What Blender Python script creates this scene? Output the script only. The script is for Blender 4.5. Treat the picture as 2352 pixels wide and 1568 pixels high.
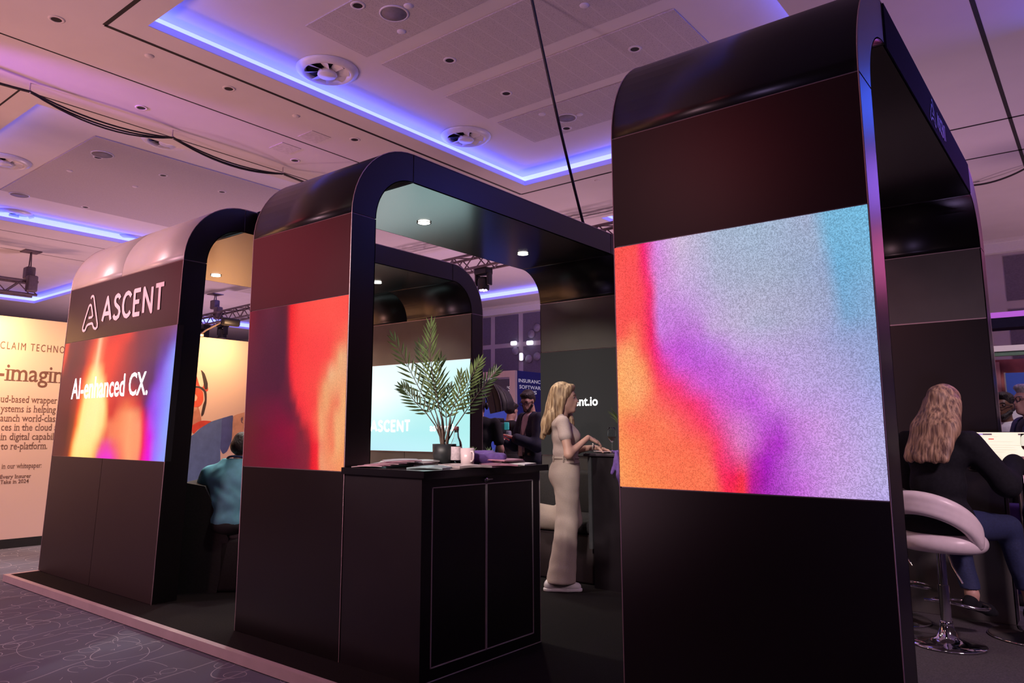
import bpy, bmesh, math, random
import numpy as np
from mathutils import Vector, Matrix
random.seed(7); np.random.seed(7)
for o in list(bpy.data.objects): bpy.data.objects.remove(o)
SC = bpy.context.scene
COL = SC.collection
# ---------------------------------------------------------------- camera
F_PX, CX, CY = 1712.6, 1111.2, 736.8
PITCH, ROLL, YAW, EYE = .1477, .0025, .6924, 1.2264
def cam_axes():
    cy, sy, cp, sp, cr, sr = math.cos(YAW), math.sin(YAW), math.cos(PITCH), math.sin(PITCH), math.cos(ROLL), math.sin(ROLL)
    M = np.array([[cy, sy, 0], [0, 0, -1], [-sy, cy, 0]])
    P = np.array([[1, 0, 0], [0, cp, sp], [0, -sp, cp]])
    Q = np.array([[cr, -sr, 0], [sr, cr, 0], [0, 0, 1]])
    return Q @ P @ M
RM = cam_axes()
cam_d = bpy.data.cameras.new('camera'); cam = bpy.data.objects.new('camera', cam_d); COL.objects.link(cam)
cam_d.sensor_width = 36; cam_d.lens = 36 * F_PX / 2352
cam_d.shift_x = (1176 - CX) / 2352; cam_d.shift_y = -(784 - CY) / 2352
cam_d.clip_start = .05; cam_d.clip_end = 200
m = Matrix.Identity(4)
for i in range(3):
    m[i][0] = RM[0][i]; m[i][1] = -RM[1][i]; m[i][2] = -RM[2][i]
m[0][3], m[1][3], m[2][3] = 0, 0, EYE
cam.matrix_world = m
SC.camera = cam
def at(u, v, axis, val):
    """the point on the world plane (axis = val) that lies under a photo position"""
    d = RM.T @ np.array([(u - CX) / F_PX, (v - CY) / F_PX, 1.0])
    c = np.array([0, 0, EYE]); t = (val - c[axis]) / d[axis]
    return Vector(c + t * d)
# ---------------------------------------------------------------- exposure, world, lamps
SC.view_settings.view_transform = 'Standard'; SC.view_settings.look = 'None'
SC.view_settings.gamma = 1; SC.view_settings.use_curve_mapping = False
SC.view_settings.exposure = 0.0
SC.cycles.max_bounces = 7; SC.cycles.diffuse_bounces = 3; SC.cycles.glossy_bounces = 4
SC.cycles.transmission_bounces = 6; SC.cycles.caustics_reflective = False; SC.cycles.caustics_refractive = False
SC.cycles.sample_clamp_indirect = 4.0; SC.cycles.use_light_tree = True
W = bpy.data.worlds.new('hall_ambience'); SC.world = W; W.use_nodes = True
W.node_tree.nodes['Background'].inputs[0].default_value = (.42, .24, .33, 1)
W.node_tree.nodes['Background'].inputs[1].default_value = .05
def lamp(name, kind, loc, power, color, target=None, size=.3, spot=100, blend=.8, spread=None):
    d = bpy.data.lights.new(name, kind); d.energy = power; d.color = color
    if kind == 'AREA': d.shape = 'DISK'; d.size = size
    else: d.shadow_soft_size = size
    if kind == 'SPOT': d.spot_size = math.radians(spot); d.spot_blend = blend
    o = bpy.data.objects.new(name, d); COL.objects.link(o); o.location = loc
    if target is not None:
        o.rotation_euler = (Vector(target) - Vector(loc)).to_track_quat('-Z', 'Y').to_euler()
    return o
# unseen floor-standing uplighters, assumed and added to light the hall ceiling
PINK, MAUVE, VIO, WARM = (1, .47, .38), (1, .55, .68), (.66, .46, 1), (1, .72, .5)
for loc, p, c in [((-12.5, 6.8, .5), 430, MAUVE), ((-17, 3.0, .5), 520, PINK), ((-18.5, 10, .5), 500, MAUVE),
                  ((-3.4, 9.6, .5), 250, MAUVE), ((-8.5, 11.5, .5), 430, MAUVE), ((1.6, 8.5, .5), 85, VIO), ((1.4, 13.2, .5), 210, MAUVE)]:
    lamp('assumed_uplighter', 'SPOT', loc, p, c, (loc[0], loc[1], 5), .35, 150, .9)
for loc, p, c, tg in [((-9.6, -1.4, .4), 700, PINK, (-8.2, 3.4, 4.5)), ((-4.6, -2.2, .4), 500, MAUVE, (-4.0, 3.6, 4.5)), ((.9, -1.6, .4), 130, VIO, (-.2, 4.4, 4.5))]:
    lamp('assumed_uplighter', 'SPOT', loc, p, c, tg, .35, 84, 1.0)
lamp('assumed_violet_spot', 'SPOT', (-7.75, -1.4, 3.75), 1500, (.45, .12, 1), (-7.25, 3.0, 4.52), .1, 15, 1.0)  # unseen spot assumed from the purple streak on the ceiling
# unseen area lamps assumed from red reflections, added for glare on the arch fronts
lamp('assumed_glare_lamp', 'AREA', (-8.8, -.8, 3.75), 34, (1, .10, .16), (-4.2, 2.7, 1.9), 2.4)
lamp('assumed_glare_lamp', 'AREA', (-11.4, .1, 3.0), 13, (1, .34, .42), (-6.4, 2.7, 1.9), 1.7)
lamp('assumed_glare_lamp', 'AREA', (-2.45, -.7, 3.65), 3.2, (1, .05, .08), (-1.1, 2.7, 2.3), .8)
lamp('fill_spot', 'SPOT', (-8.2, -2.6, 4.3), 1150, (1, .68, .66), (-6.6, 2.8, 2.62), .25, 26, .8)  # unseen fill spots added to brighten shoulder, floor, people, palm and far stands
lamp('fill_spot', 'SPOT', (-7.2, -1.2, 4.35), 620, (1, .62, .74), (-6.0, 1.7, 0), .3, 74, .9)
lamp('fill_spot', 'SPOT', (-3.2, 8.6, 4.3), 420, (1, .66, .74), (-6.0, 7.9, 1.0), .25, 56, .9)
lamp('fill_spot', 'SPOT', (1.2, 6.6, 4.3), 420, (1, .80, .84), (-.5, 9.4, 1.6), .25, 62, .9)
lamp('fill_spot', 'SPOT', (-6.7, .3, 4.3), 420, (1, .72, .74), (-9.45, 3.2, .7), .25, 50, .9)
lamp('fill_spot', 'SPOT', (-3.6, -3.4, 4.3), 200, (1, .45, .50), (-4.6, 2.6, .9), .3, 70, .9)
lamp('fill_spot', 'SPOT', (-3.3, -3.2, 4.3), 1500, (1, .86, .80), (-3.08, 3.4, 1.42), .15, 15, .8)
lamp('fill_spot', 'SPOT', (-.9, -2.2, 4.25), 1300, (1, .84, .78), (-3.38, 5.15, 1.05), .2, 17, .8)
lamp('fill_spot', 'SPOT', (2.6, 2.2, 3.6), 700, (1, .66, .80), (-.7, 5.4, .8), .25, 40, .8)
for z, p, c in ((4.2, 8, (.01, .10, 1)), (3.45, 7, (.30, .12, 1)), (2.75, 4, (1, .14, .50))):
    lamp('cheek_tint_lamp', 'AREA', (.32, 7.25, z), p, c, (-.56, 2.9, 2.3), .6)  # unseen lamps added to colour the glancing reflection on the tall arch's cheek
# ---------------------------------------------------------------- materials
MATS = {}
def srgb(c):
    return tuple((x / 255 / 12.92 if x / 255 <= .04045 else ((x / 255 + .055) / 1.055) ** 2.4) for x in c)
def mat(name, col, rough=.5, metal=0, emis=None, es=1.0, noise=.12, nscale=25, trans=0, ior=1.5, spec=.5, bump=0, alpha=1, coat=0):
    if name in MATS: return MATS[name]
    m = bpy.data.materials.new(name); m.use_nodes = True; MATS[name] = m
    nt = m.node_tree; b = nt.nodes['Principled BSDF']
    b.inputs['Roughness'].default_value = rough; b.inputs['Metallic'].default_value = metal
    b.inputs['IOR'].default_value = ior; b.inputs['Transmission Weight'].default_value = trans
    b.inputs['Specular IOR Level'].default_value = spec; b.inputs['Alpha'].default_value = alpha
    b.inputs['Coat Weight'].default_value = coat
    b.inputs['Base Color'].default_value = (*col, 1)
    if noise > 0 and not trans:
        tc = nt.nodes.new('ShaderNodeTexCoord'); n = nt.nodes.new('ShaderNodeTexNoise'); n.inputs['Scale'].default_value = nscale
        n.inputs['Detail'].default_value = 3
        nt.links.new(tc.outputs['Object'], n.inputs['Vector'])
        r = nt.nodes.new('ShaderNodeValToRGB'); nt.links.new(n.outputs[0], r.inputs[0])
        r.color_ramp.elements[0].position = .3; r.color_ramp.elements[1].position = .7
        r.color_ramp.elements[0].color = (*[c * (1 - noise) for c in col], 1)
        r.color_ramp.elements[1].color = (*[min(1, c * (1 + noise)) for c in col], 1)
        nt.links.new(r.outputs[0], b.inputs['Base Color'])
        if bump:
            bp = nt.nodes.new('ShaderNodeBump'); bp.inputs['Strength'].default_value = bump; bp.inputs['Distance'].default_value = .01
            nt.links.new(n.outputs[0], bp.inputs['Height']); nt.links.new(bp.outputs[0], b.inputs['Normal'])
    if emis:
        b.inputs['Emission Color'].default_value = (*emis, 1); b.inputs['Emission Strength'].default_value = es
    return m
def attr_screen(name, strength, pitch=0.0, contrast=.0):
    """a lit display: shows the mesh's colour attribute, broken into LED pixels"""
    m = bpy.data.materials.new(name); m.use_nodes = True; nt = m.node_tree; b = nt.nodes['Principled BSDF']
    b.inputs['Base Color'].default_value = (.01, .01, .01, 1); b.inputs['Roughness'].default_value = .5; b.inputs['Specular IOR Level'].default_value = .12
    a = nt.nodes.new('ShaderNodeAttribute'); a.attribute_name = 'Col'
    out = a.outputs['Color']
    if pitch:
        tc = nt.nodes.new('ShaderNodeTexCoord'); sn = nt.nodes.new('ShaderNodeVectorMath'); sn.operation = 'SNAP'
        sn.inputs[1].default_value = (pitch, pitch, pitch); nt.links.new(tc.outputs['Object'], sn.inputs[0])
        wn = nt.nodes.new('ShaderNodeTexWhiteNoise'); nt.links.new(sn.outputs[0], wn.inputs['Vector'])
        mr = nt.nodes.new('ShaderNodeMapRange'); mr.inputs['To Min'].default_value = 1 - contrast; mr.inputs['To Max'].default_value = 1 + contrast
        nt.links.new(wn.outputs['Value'], mr.inputs['Value'])
        mx = nt.nodes.new('ShaderNodeVectorMath'); mx.operation = 'SCALE'
        nt.links.new(out, mx.inputs[0]); nt.links.new(mr.outputs[0], mx.inputs['Scale']); out = mx.outputs[0]
    nt.links.new(out, b.inputs['Emission Color']); b.inputs['Emission Strength'].default_value = strength
    return m
# ---------------------------------------------------------------- mesh helpers
class MB:
    def __init__(s): s.v = []; s.f = []; s.mi = []; s.m = 0; s.sm = []
    def add(s, vs, fs, smooth=False):
        n = len(s.v); s.v += [tuple(v) for v in vs]
        for f in fs: s.f.append(tuple(i + n for i in f)); s.mi.append(s.m); s.sm.append(smooth)
        return s
    def box(s, c, size, rot=None):
        x, y, z = [k / 2 for k in size]
        vs = [Vector((a * x, b * y, d * z)) for a in (-1, 1) for b in (-1, 1) for d in (-1, 1)]
        if rot is not None: vs = [rot @ v for v in vs]
        vs = [v + Vector(c) for v in vs]
        return s.add(vs, [(0, 1, 3, 2), (4, 6, 7, 5), (0, 4, 5, 1), (2, 3, 7, 6), (0, 2, 6, 4), (1, 5, 7, 3)])
    def b2(s, lo, hi): return s.box([(a + b) / 2 for a, b in zip(lo, hi)], [b - a for a, b in zip(lo, hi)])
    def rbox(s, c, size, r=.01, rot=None, seg=3):
        bm = bmesh.new(); bmesh.ops.create_cube(bm, size=1)
        for v in bm.verts: v.co = Vector((v.co.x * size[0], v.co.y * size[1], v.co.z * size[2]))
        bmesh.ops.bevel(bm, geom=bm.edges[:], offset=r, segments=seg, affect='EDGES', profile=.5)
        vs = [v.co.copy() for v in bm.verts]; bm.verts.index_update()
        fs = [[v.index for v in f.verts] for f in bm.faces]; bm.free()
        if rot is not None: vs = [rot @ v for v in vs]
        return s.add([v + Vector(c) for v in vs], fs, True)
    def tube(s, pts, r, seg=10, cap=True, rs=None):
        pts = [Vector(p) for p in pts]; n = len(pts); vs = []; prev = None
        for i, p in enumerate(pts):
            t = (pts[min(i + 1, n - 1)] - pts[max(i - 1, 0)]); t = t.normalized() if t.length > 1e-9 else Vector((0, 0, 1))
            if prev is None:
                a = t.orthogonal().normalized()
            else:
                a = prev - t * prev.dot(t); a = a.normalized() if a.length > 1e-6 else t.orthogonal().normalized()
            prev = a; b = t.cross(a); rr = rs[i] if rs else r
            for k in range(seg):
                w = 2 * math.pi * k / seg; vs.append(p + (a * math.cos(w) + b * math.sin(w)) * rr)
        fs = [(i * seg + k, i * seg + (k + 1) % seg, (i + 1) * seg + (k + 1) % seg, (i + 1) * seg + k) for i in range(n - 1) for k in range(seg)]
        s.add(vs, fs, True)
        if cap: s.add(vs[:seg], [tuple(reversed(range(seg)))]); s.add(vs[-seg:], [tuple(range(seg))])
        return s
    def cyl(s, p0, p1, r0, r1=None, seg=20): return s.tube([p0, p1], r0, seg, True, [r0, r0 if r1 is None else r1])
    def lathe(s, prof, c=(0, 0, 0), seg=28, axis=None):
        vs = []; n = len(prof); c = Vector(c)
        for r, z in prof:
            for k in range(seg):
                w = 2 * math.pi * k / seg; p = Vector((r * math.cos(w), r * math.sin(w), z))
                if axis is not None: p = axis @ p
                vs.append(c + p)
        fs = [(i * seg + k, i * seg + (k + 1) % seg, (i + 1) * seg + (k + 1) % seg, (i + 1) * seg + k) for i in range(n - 1) for k in range(seg)]
        s.add(vs, fs, True)
        return s
    def disc(s, c, r, n=(0, 0, -1), seg=24):
        n = Vector(n); a = n.orthogonal().normalized(); b = n.cross(a)
        return s.add([Vector(c) + (a * math.cos(2 * math.pi * k / seg) + b * math.sin(2 * math.pi * k / seg)) * r for k in range(seg)], [tuple(range(seg))])
    def ellipsoid(s, c, r, rot=None, seg=16, ring=10):
        vs = []; c = Vector(c)
        for i in range(ring + 1):
            t = math.pi * i / ring
            for k in range(seg):
                w = 2 * math.pi * k / seg; p = Vector((r[0] * math.sin(t) * math.cos(w), r[1] * math.sin(t) * math.sin(w), r[2] * math.cos(t)))
                vs.append(c + (rot @ p if rot is not None else p))
        fs = [(i * seg + k, (i + 1) * seg + k, (i + 1) * seg + (k + 1) % seg, i * seg + (k + 1) % seg) for i in range(ring) for k in range(seg)]
        return s.add(vs, fs, True)
    def prism(s, poly, O, U, V, depth):
        """polygon in (U,V) coordinates at O, pushed along U x V"""
        O, U, V = Vector(O), Vector(U), Vector(V); N = U.cross(V).normalized() * depth
        a = [O + U * p[0] + V * p[1] for p in poly]; n = len(a); b = [p + N for p in a]
        return s.add(a + b, [tuple(reversed(range(n))), tuple(range(n, 2 * n))] + [(i, (i + 1) % n, n + (i + 1) % n, n + i) for i in range(n)])
    def ribbon(s, pts, w, O, U, V, depth=.003):
        O, U, V = Vector(O), Vector(U), Vector(V); N = U.cross(V).normalized() * depth
        P = [O + U * p[0] + V * p[1] + N for p in pts]; n3 = U.cross(V).normalized()
        for i, (a, b) in enumerate(zip(P[:-1], P[1:])):
            d = (b - a); a = a + n3 * .00002 * i; b = b + n3 * .00002 * i
            if d.length < 1e-7: continue
            e = n3.cross(d.normalized()) * w / 2
            s.add([a - e, b - e, b + e, a + e], [(0, 1, 2, 3)])
        for i, p in enumerate(P[1:-1]): s.disc(p - n3 * (.0004 + .00003 * i), w / 2, n3, 10)
        return s
    def grid(s, fn, nu, nv, smooth=True):
        vs = [fn(i / nu, j / nv) for j in range(nv + 1) for i in range(nu + 1)]
        return s.add(vs, [(j * (nu + 1) + i, j * (nu + 1) + i + 1, (j + 1) * (nu + 1) + i + 1, (j + 1) * (nu + 1) + i) for j in range(nv) for i in range(nu)], smooth)
    def build(s, name, mats, parent=None, label=None, warp=None):
        me = bpy.data.meshes.new(name)
        vs = [warp(Vector(v)) for v in s.v] if warp else s.v
        me.from_pydata([tuple(v) for v in vs], [], s.f)
        for mm in (mats if isinstance(mats, (list, tuple)) else [mats]): me.materials.append(mm)
        me.polygons.foreach_set('material_index', s.mi); me.polygons.foreach_set('use_smooth', s.sm)
        me.update()
        o = bpy.data.objects.new(name, me); COL.objects.link(o)
        if parent: o.parent = parent
        if label: o['label'] = label
        return o
def thing(name, label, cat, loc=(0, 0, 0), rz=0, group=None):
    o = bpy.data.objects.new(name, None); COL.objects.link(o); o.empty_display_size = .1
    o.location = loc; o.rotation_euler = (0, 0, rz); o['label'] = label; o['category'] = cat
    if group: o['group'] = group
    return o
def tag(o, label, cat, group=None):
    o['label'] = label; o['category'] = cat
    if group: o['group'] = group
    return o
def struct(o): o['kind'] = 'structure'; return o
def dup(root, loc=None, rz=None, label=None, group=None):
    def cp(o, par):
        c = o.copy(); COL.objects.link(c)
        if par: c.parent = par
        for ch in list(o.children): cp(ch, c)
        return c
    r = cp(root, None)
    if loc is not None: r.location = loc
    if rz is not None: r.rotation_euler = (0, 0, rz)
    if label: r['label'] = label
    if group: r['group'] = group
    return r
def text_geo(body, size=1.0, offset=0.0, serif=False, space=1.0):
    cu = bpy.data.curves.new('tmp_text', 'FONT'); cu.body = body; cu.size = size; cu.offset = offset; cu.space_character = space
    cu.resolution_u = 3
    ob = bpy.data.objects.new('tmp_text', cu); COL.objects.link(ob)
    dg = bpy.context.evaluated_depsgraph_get(); dg.update()
    me = bpy.data.meshes.new_from_object(ob.evaluated_get(dg))
    vs = [v.co.copy() for v in me.vertices]; fs = [tuple(p.vertices) for p in me.polygons]
    if serif:
        cnt = {}
        for p in me.polygons:
            for e in p.edge_keys: cnt[e] = cnt.get(e, 0) + 1
        for e, c in cnt.items():
            if c != 1: continue
            a, b = vs[e[0]], vs[e[1]]
            if abs(a.y - b.y) < .004 * size and .05 * size < abs(a.x - b.x) < .16 * size:
                x0, x1 = min(a.x, b.x), max(a.x, b.x); up = a.y > .25 * size
                y0 = a.y - (.035 * size if up else 0); n = len(vs); left = .075 * size; right = .03 * size if up else .075 * size
                vs += [Vector((x0 - left, y0, .004)), Vector((x1 + right, y0, .004)), Vector((x1 + right, y0 + .035 * size, .004)), Vector((x0 - left, y0 + .035 * size, .004))]
                fs.append((n, n + 1, n + 2, n + 3))
    bpy.data.objects.remove(ob); bpy.data.curves.remove(cu); bpy.data.meshes.remove(me)
    return vs, fs
def put_text(mb, body, O, U, V, width=None, cap=None, offset=0.0, serif=False, lift=.003, align='l', space=1.0):
    """writing on a plane: O lower left of the baseline, U along the line, V up; cap = capital height in metres"""
    vs, fs = text_geo(body, 1.0, offset, serif, space)
    x0, x1 = min(v.x for v in vs), max(v.x for v in vs)
    sy = cap / .73; sx = width / (x1 - x0) if width else sy
    U, V = Vector(U).normalized(), Vector(V).normalized(); N = U.cross(V)
    off = 0 if align == 'l' else (-(x1 - x0) * sx if align == 'r' else -(x1 - x0) * sx / 2)
    mb.add([Vector(O) + U * ((v.x - x0) * sx + off) + V * v.y * sy + N * (lift + v.z * .1) for v in vs], fs)
# ---------------------------------------------------------------- soft bodies from distance fields
def sd_cone(P, a, b, ra, rb):
    a, b = np.array(a, float), np.array(b, float); ba = b - a; L2 = max((ba @ ba), 1e-9)
    t = np.clip(((P - a) @ ba) / L2, 0, 1)
    return np.linalg.norm(P - a - t[..., None] * ba, axis=-1) - (ra + (rb - ra) * t)
def sd_ell(P, c, r, R=None):
    q = P - np.array(c, float)
    if R is not None: q = q @ np.array(R)
    r = np.array(r, float); k0 = np.linalg.norm(q / r, axis=-1); k1 = np.linalg.norm(q / r ** 2, axis=-1)
    return k0 * (k0 - 1) / np.maximum(k1, 1e-6)
def C(a, b, ra, rb=None): return ('c', tuple(a), tuple(b), ra, ra if rb is None else rb)
def E(c, r, R=None): return ('e', tuple(c), tuple(r), R)
def sdf_mesh(prims, h=.01, k=.03, grow=0.0, wob=0.0, cut=None):
    bbs = []
    for p in prims:
        if p[0] == 'c':
            r = max(p[3], p[4]) + grow; lo = np.minimum(p[1], p[2]) - r; hi = np.maximum(p[1], p[2]) + r
        else:
            r = max(p[2]) + grow; lo = np.array(p[1]) - r; hi = np.array(p[1]) + r
        bbs.append((lo - k - 2 * h, hi + k + 2 * h))
    lo = np.min([b[0] for b in bbs], 0) - h; hi = np.max([b[1] for b in bbs], 0) + h
    n = np.ceil((hi - lo) / h).astype(int) + 1
    ax = [lo[i] + h * np.arange(n[i]) for i in range(3)]
    val = np.full(n, .5, np.float32)
    for p, (bl, bh) in zip(prims, bbs):
        i0 = np.maximum(np.floor((bl - lo) / h).astype(int), 0); i1 = np.minimum(np.ceil((bh - lo) / h).astype(int) + 1, n)
        sl = tuple(slice(a, b) for a, b in zip(i0, i1))
        P = np.stack(np.meshgrid(*[ax[i][sl[i]] for i in range(3)], indexing='ij'), -1)
        d = (sd_cone(P, *p[1:]) if p[0] == 'c' else sd_ell(P, *p[1:])) - grow
        o = val[sl]; hh = np.maximum(k - np.abs(o - d), 0) / k
        val[sl] = np.minimum(o, d) - hh * hh * k * .25
    if wob or cut:
        P = np.stack(np.meshgrid(*ax, indexing='ij'), -1)
        if wob:
            val += wob * (np.sin(P[..., 0] * 46 + 2 * np.sin(P[..., 2] * 17)) * np.sin(P[..., 2] * 33 + P[..., 1] * 21)).astype(np.float32)
        if cut: val = np.maximum(val, cut(P).astype(np.float32))
    s = val < 0; N = np.array(val.shape) - 1
    acc = np.zeros((*N, 3), np.float32); cnt = np.zeros(N, np.float32)
    def corner(a, o): return a[o[0]:o[0] + N[0], o[1]:o[1] + N[1], o[2]:o[2] + N[2]]
    offs = [(i, j, l) for i in (0, 1) for j in (0, 1) for l in (0, 1)]
    for o in offs:
        for d in range(3):
            if o[d]: continue
            q = list(o); q[d] = 1
            a, b = corner(val, o), corner(val, q); c = (a < 0) != (b < 0)
            t = np.where(c, a / np.where(np.abs(a - b) < 1e-9, 1, a - b), 0)
            for e in range(3): acc[..., e] += np.where(c, o[e] + (t if e == d else 0), 0)
            cnt += c
    act = cnt > 0; idx = -np.ones(N, int); idx[act] = np.arange(act.sum())
    pos = np.argwhere(act) + acc[act] / cnt[act][:, None]
    V = lo + pos * h; F = []
    for d in range(3):
        e1, e2 = (d + 1) % 3, (d + 2) % 3
        a = [slice(0, N[i]) for i in range(3)]; a[e1] = slice(1, N[e1]); a[e2] = slice(1, N[e2])
        b = list(a); b[d] = slice(1, N[d] + 1)
        ch = s[tuple(a)] != s[tuple(b)]; w = np.argwhere(ch)
        if not len(w): continue
        w[:, e1] += 1; w[:, e2] += 1
        def ix(da, db):
            q = w.copy(); q[:, e1] -= da; q[:, e2] -= db; return idx[q[:, 0], q[:, 1], q[:, 2]]
        quad = np.stack([ix(1, 1), ix(0, 1), ix(0, 0), ix(1, 0)], 1)
        flip = ~s[w[:, 0], w[:, 1], w[:, 2]]
        quad[flip] = quad[flip][:, ::-1]; F.append(quad[(quad >= 0).all(1)])
    F = np.concatenate(F)
    return V, F
def soft(name, prims, material, parent=None, h=.01, k=.03, grow=0.0, wob=0.0, cut=None, label=None, extra=None):
    V, F = sdf_mesh(prims, h, k, grow, wob, cut)
    mb = MB(); mb.v = [tuple(v) for v in V]; mb.f = [tuple(int(i) for i in f) for f in F]; mb.mi = [0] * len(F); mb.sm = [True] * len(F)
    for (pr, hh, kk) in (extra or []):
        V2, F2 = sdf_mesh(pr, hh, kk); mb.add([tuple(v) for v in V2], [tuple(int(i) for i in f) for f in F2], True)
    return mb.build(name, material, parent, label)
# ================================================================ THE HALL
HC, HR = 4.5, 4.7          # lower and raised ceiling
M_ceil = mat('ceiling_paint', (.70, .66, .68), .75, noise=.03, nscale=2)
M_panel = mat('ceiling_acoustic_panel', (.48, .44, .47), .8, noise=.06, nscale=60)
M_dark = mat('dark_gap', (.012, .010, .014), .7)
M_white = mat('white_enamel', (.72, .69, .70), .35, noise=.03)
M_cove = mat('cove_led', (.4, .45, 1), .5, emis=(.07, .09, 1.0), es=10.5, noise=0)
M_cband = mat('cove_glow_paint', (.75, .78, .85), .6, emis=(.45, .55, .95), es=.85, noise=.01)  # cove wall's bright band put in as its own glow
M_lip = mat('lip_glow_paint', (.6, .6, .7), .6, emis=(.085, .075, .50), es=1.0, noise=.01)  # blue bounce on the lip put in as emission
M_covewall = mat('cove_white_paint', (.82, .82, .85), .6, noise=.02)
M_black = mat('black_cable', (.012, .011, .013), .5)
M_blackm = mat('black_powder_coat', (.016, .015, .018), .45)
M_chrome = mat('chrome', (.85, .84, .86), .08, 1, noise=0)
M_alu = mat('brushed_aluminium', (.62, .58, .60), .38, .9, noise=.05)
# carpet with pale looping curves
m = bpy.data.materials.new('hall_carpet'); m.use_nodes = True; nt = m.node_tree; bs = nt.nodes['Principled BSDF']
bs.inputs['Roughness'].default_value = .95; bs.inputs['Specular IOR Level'].default_value = .15
tc = nt.nodes.new('ShaderNodeTexCoord')
def N_(t, **k):
    n = nt.nodes.new(t)
    for a, b in k.items(): setattr(n, a, b)
    return n
def math_(op, a, b=None, c=None):
    n = N_('ShaderNodeMath', operation=op)
    for i, x in enumerate((a, b, c)):
        if x is None: continue
        if isinstance(x, (int, float)): n.inputs[i].default_value = x
        else: nt.links.new(x, n.inputs[i])
    return n.outputs[0]
lines = None
LWD = .62
for sc, off, rad, wd, rot, sxy in ((2.6, 0, .26, .012, .3, (1, 1.5)), (2.1, 3.3, .33, .010, -.5, (1, .62)), (1.35, 7.7, .40, .007, .9, (1, 1.2)), (3.3, 1.7, .20, .016, 0, (1, 1))):
    mp = N_('ShaderNodeMapping'); mp.inputs['Location'].default_value = (off, off * .7, 0); mp.inputs['Rotation'].default_value = (0, 0, rot); mp.inputs['Scale'].default_value = (*sxy, 1)
    nt.links.new(tc.outputs['Object'], mp.inputs['Vector'])
    nz = N_('ShaderNodeTexNoise'); nz.inputs['Scale'].default_value = 1.6; nz.inputs['Detail'].default_value = 0
    nt.links.new(mp.outputs[0], nz.inputs['Vector'])
    ad = N_('ShaderNodeVectorMath', operation='MULTIPLY_ADD'); ad.inputs[1].default_value = (.22, .22, 0)
    nt.links.new(nz.outputs['Color'], ad.inputs[0]); nt.links.new(mp.outputs[0], ad.inputs[2])
    vo = N_('ShaderNodeTexVoronoi'); vo.inputs['Scale'].default_value = sc; vo.voronoi_dimensions = '2D'
    nt.links.new(ad.outputs[0], vo.inputs['Vector'])
    d = math_('ABSOLUTE', math_('SUBTRACT', vo.outputs['Distance'], rad))
    l = math_('SMOOTH_MAX', math_('SUBTRACT', 1.0, math_('DIVIDE', d, wd * LWD)), 0.0, .05)
    gate = N_('ShaderNodeTexNoise'); gate.inputs['Scale'].default_value = 2.2; nt.links.new(mp.outputs[0], gate.inputs['Vector'])
    l = math_('MULTIPLY', l, math_('GREATER_THAN', gate.outputs[0], .45))
    lines = l if lines is None else math_('MAXIMUM', lines, l)
wv = N_('ShaderNodeTexWave', wave_type='BANDS'); wv.inputs['Scale'].default_value = 1.1; wv.inputs['Distortion'].default_value = 3.5; wv.inputs['Detail'].default_value = 1
mpw = N_('ShaderNodeMapping'); mpw.inputs['Rotation'].default_value = (0, 0, -.25); nt.links.new(tc.outputs['Object'], mpw.inputs['Vector']); nt.links.new(mpw.outputs[0], wv.inputs['Vector'])
lw = math_('MULTIPLY', math_('GREATER_THAN', wv.outputs['Fac'], .9965), .38)
lines = math_('MAXIMUM', lines, lw)
fz = N_('ShaderNodeTexNoise'); fz.inputs['Scale'].default_value = 220; nt.links.new(tc.outputs['Object'], fz.inputs['Vector'])
lines = math_('MULTIPLY', lines, math_('MULTIPLY_ADD', fz.outputs[0], .8, .35))
big = N_('ShaderNodeTexNoise'); big.inputs['Scale'].default_value = 1.3; nt.links.new(tc.outputs['Object'], big.inputs['Vector'])
cr = N_('ShaderNodeValToRGB'); nt.links.new(big.outputs[0], cr.inputs[0])
cr.color_ramp.elements[0].position = .35; cr.color_ramp.elements[1].position = .7
cr.color_ramp.elements[0].color = (.105, .10, .135, 1); cr.color_ramp.elements[1].color = (.13, .14, .20, 1)
mx = N_('ShaderNodeMix', data_type='RGBA'); nt.links.new(lines, mx.inputs[0]); nt.links.new(cr.outputs[0], mx.inputs[6]); mx.inputs[7].default_value = (.52, .50, .55, 1)
nt.links.new(mx.outputs[2], bs.inputs['Base Color'])
M_carpet = m
FZ = -.055
mb = MB(); mb.b2((-34, -6, FZ - .06), (5, 17, FZ)); struct(mb.build('floor', M_carpet))
# ceiling: flat slab around the coffers
COFF = [(-5.74, -1.65, 2.61, 7.78), (-13.1, -8.05, 2.61, 7.78), (-21.2, -15.6, 2.2, 7.25), (-13.1, -8.05, 9.75, 14.3), (-5.74, -1.65, 9.75, 14.3), (-21.2, -15.6, 9.4, 14.3)]
xs = sorted({-34., 5.} | {c for k in COFF for c in k[:2]}); ys = sorted({-1.5, 17.} | {c for k in COFF for c in k[2:]})
mb = MB()
for xa, xb in zip(xs[:-1], xs[1:]):
    for ya, yb in zip(ys[:-1], ys[1:]):
        cx_, cy_ = (xa + xb) / 2, (ya + yb) / 2
        if any(k[0] < cx_ < k[1] and k[2] < cy_ < k[3] for k in COFF): continue
        mb.b2((xa, ya, HC), (xb, yb, HC + .065))
struct(mb.build('ceiling', M_ceil))
mb = MB(); mb.b2((-34, -1.5, HR + .35), (5, 17, HR + .4)); struct(mb.build('ceiling', M_ceil))
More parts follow.
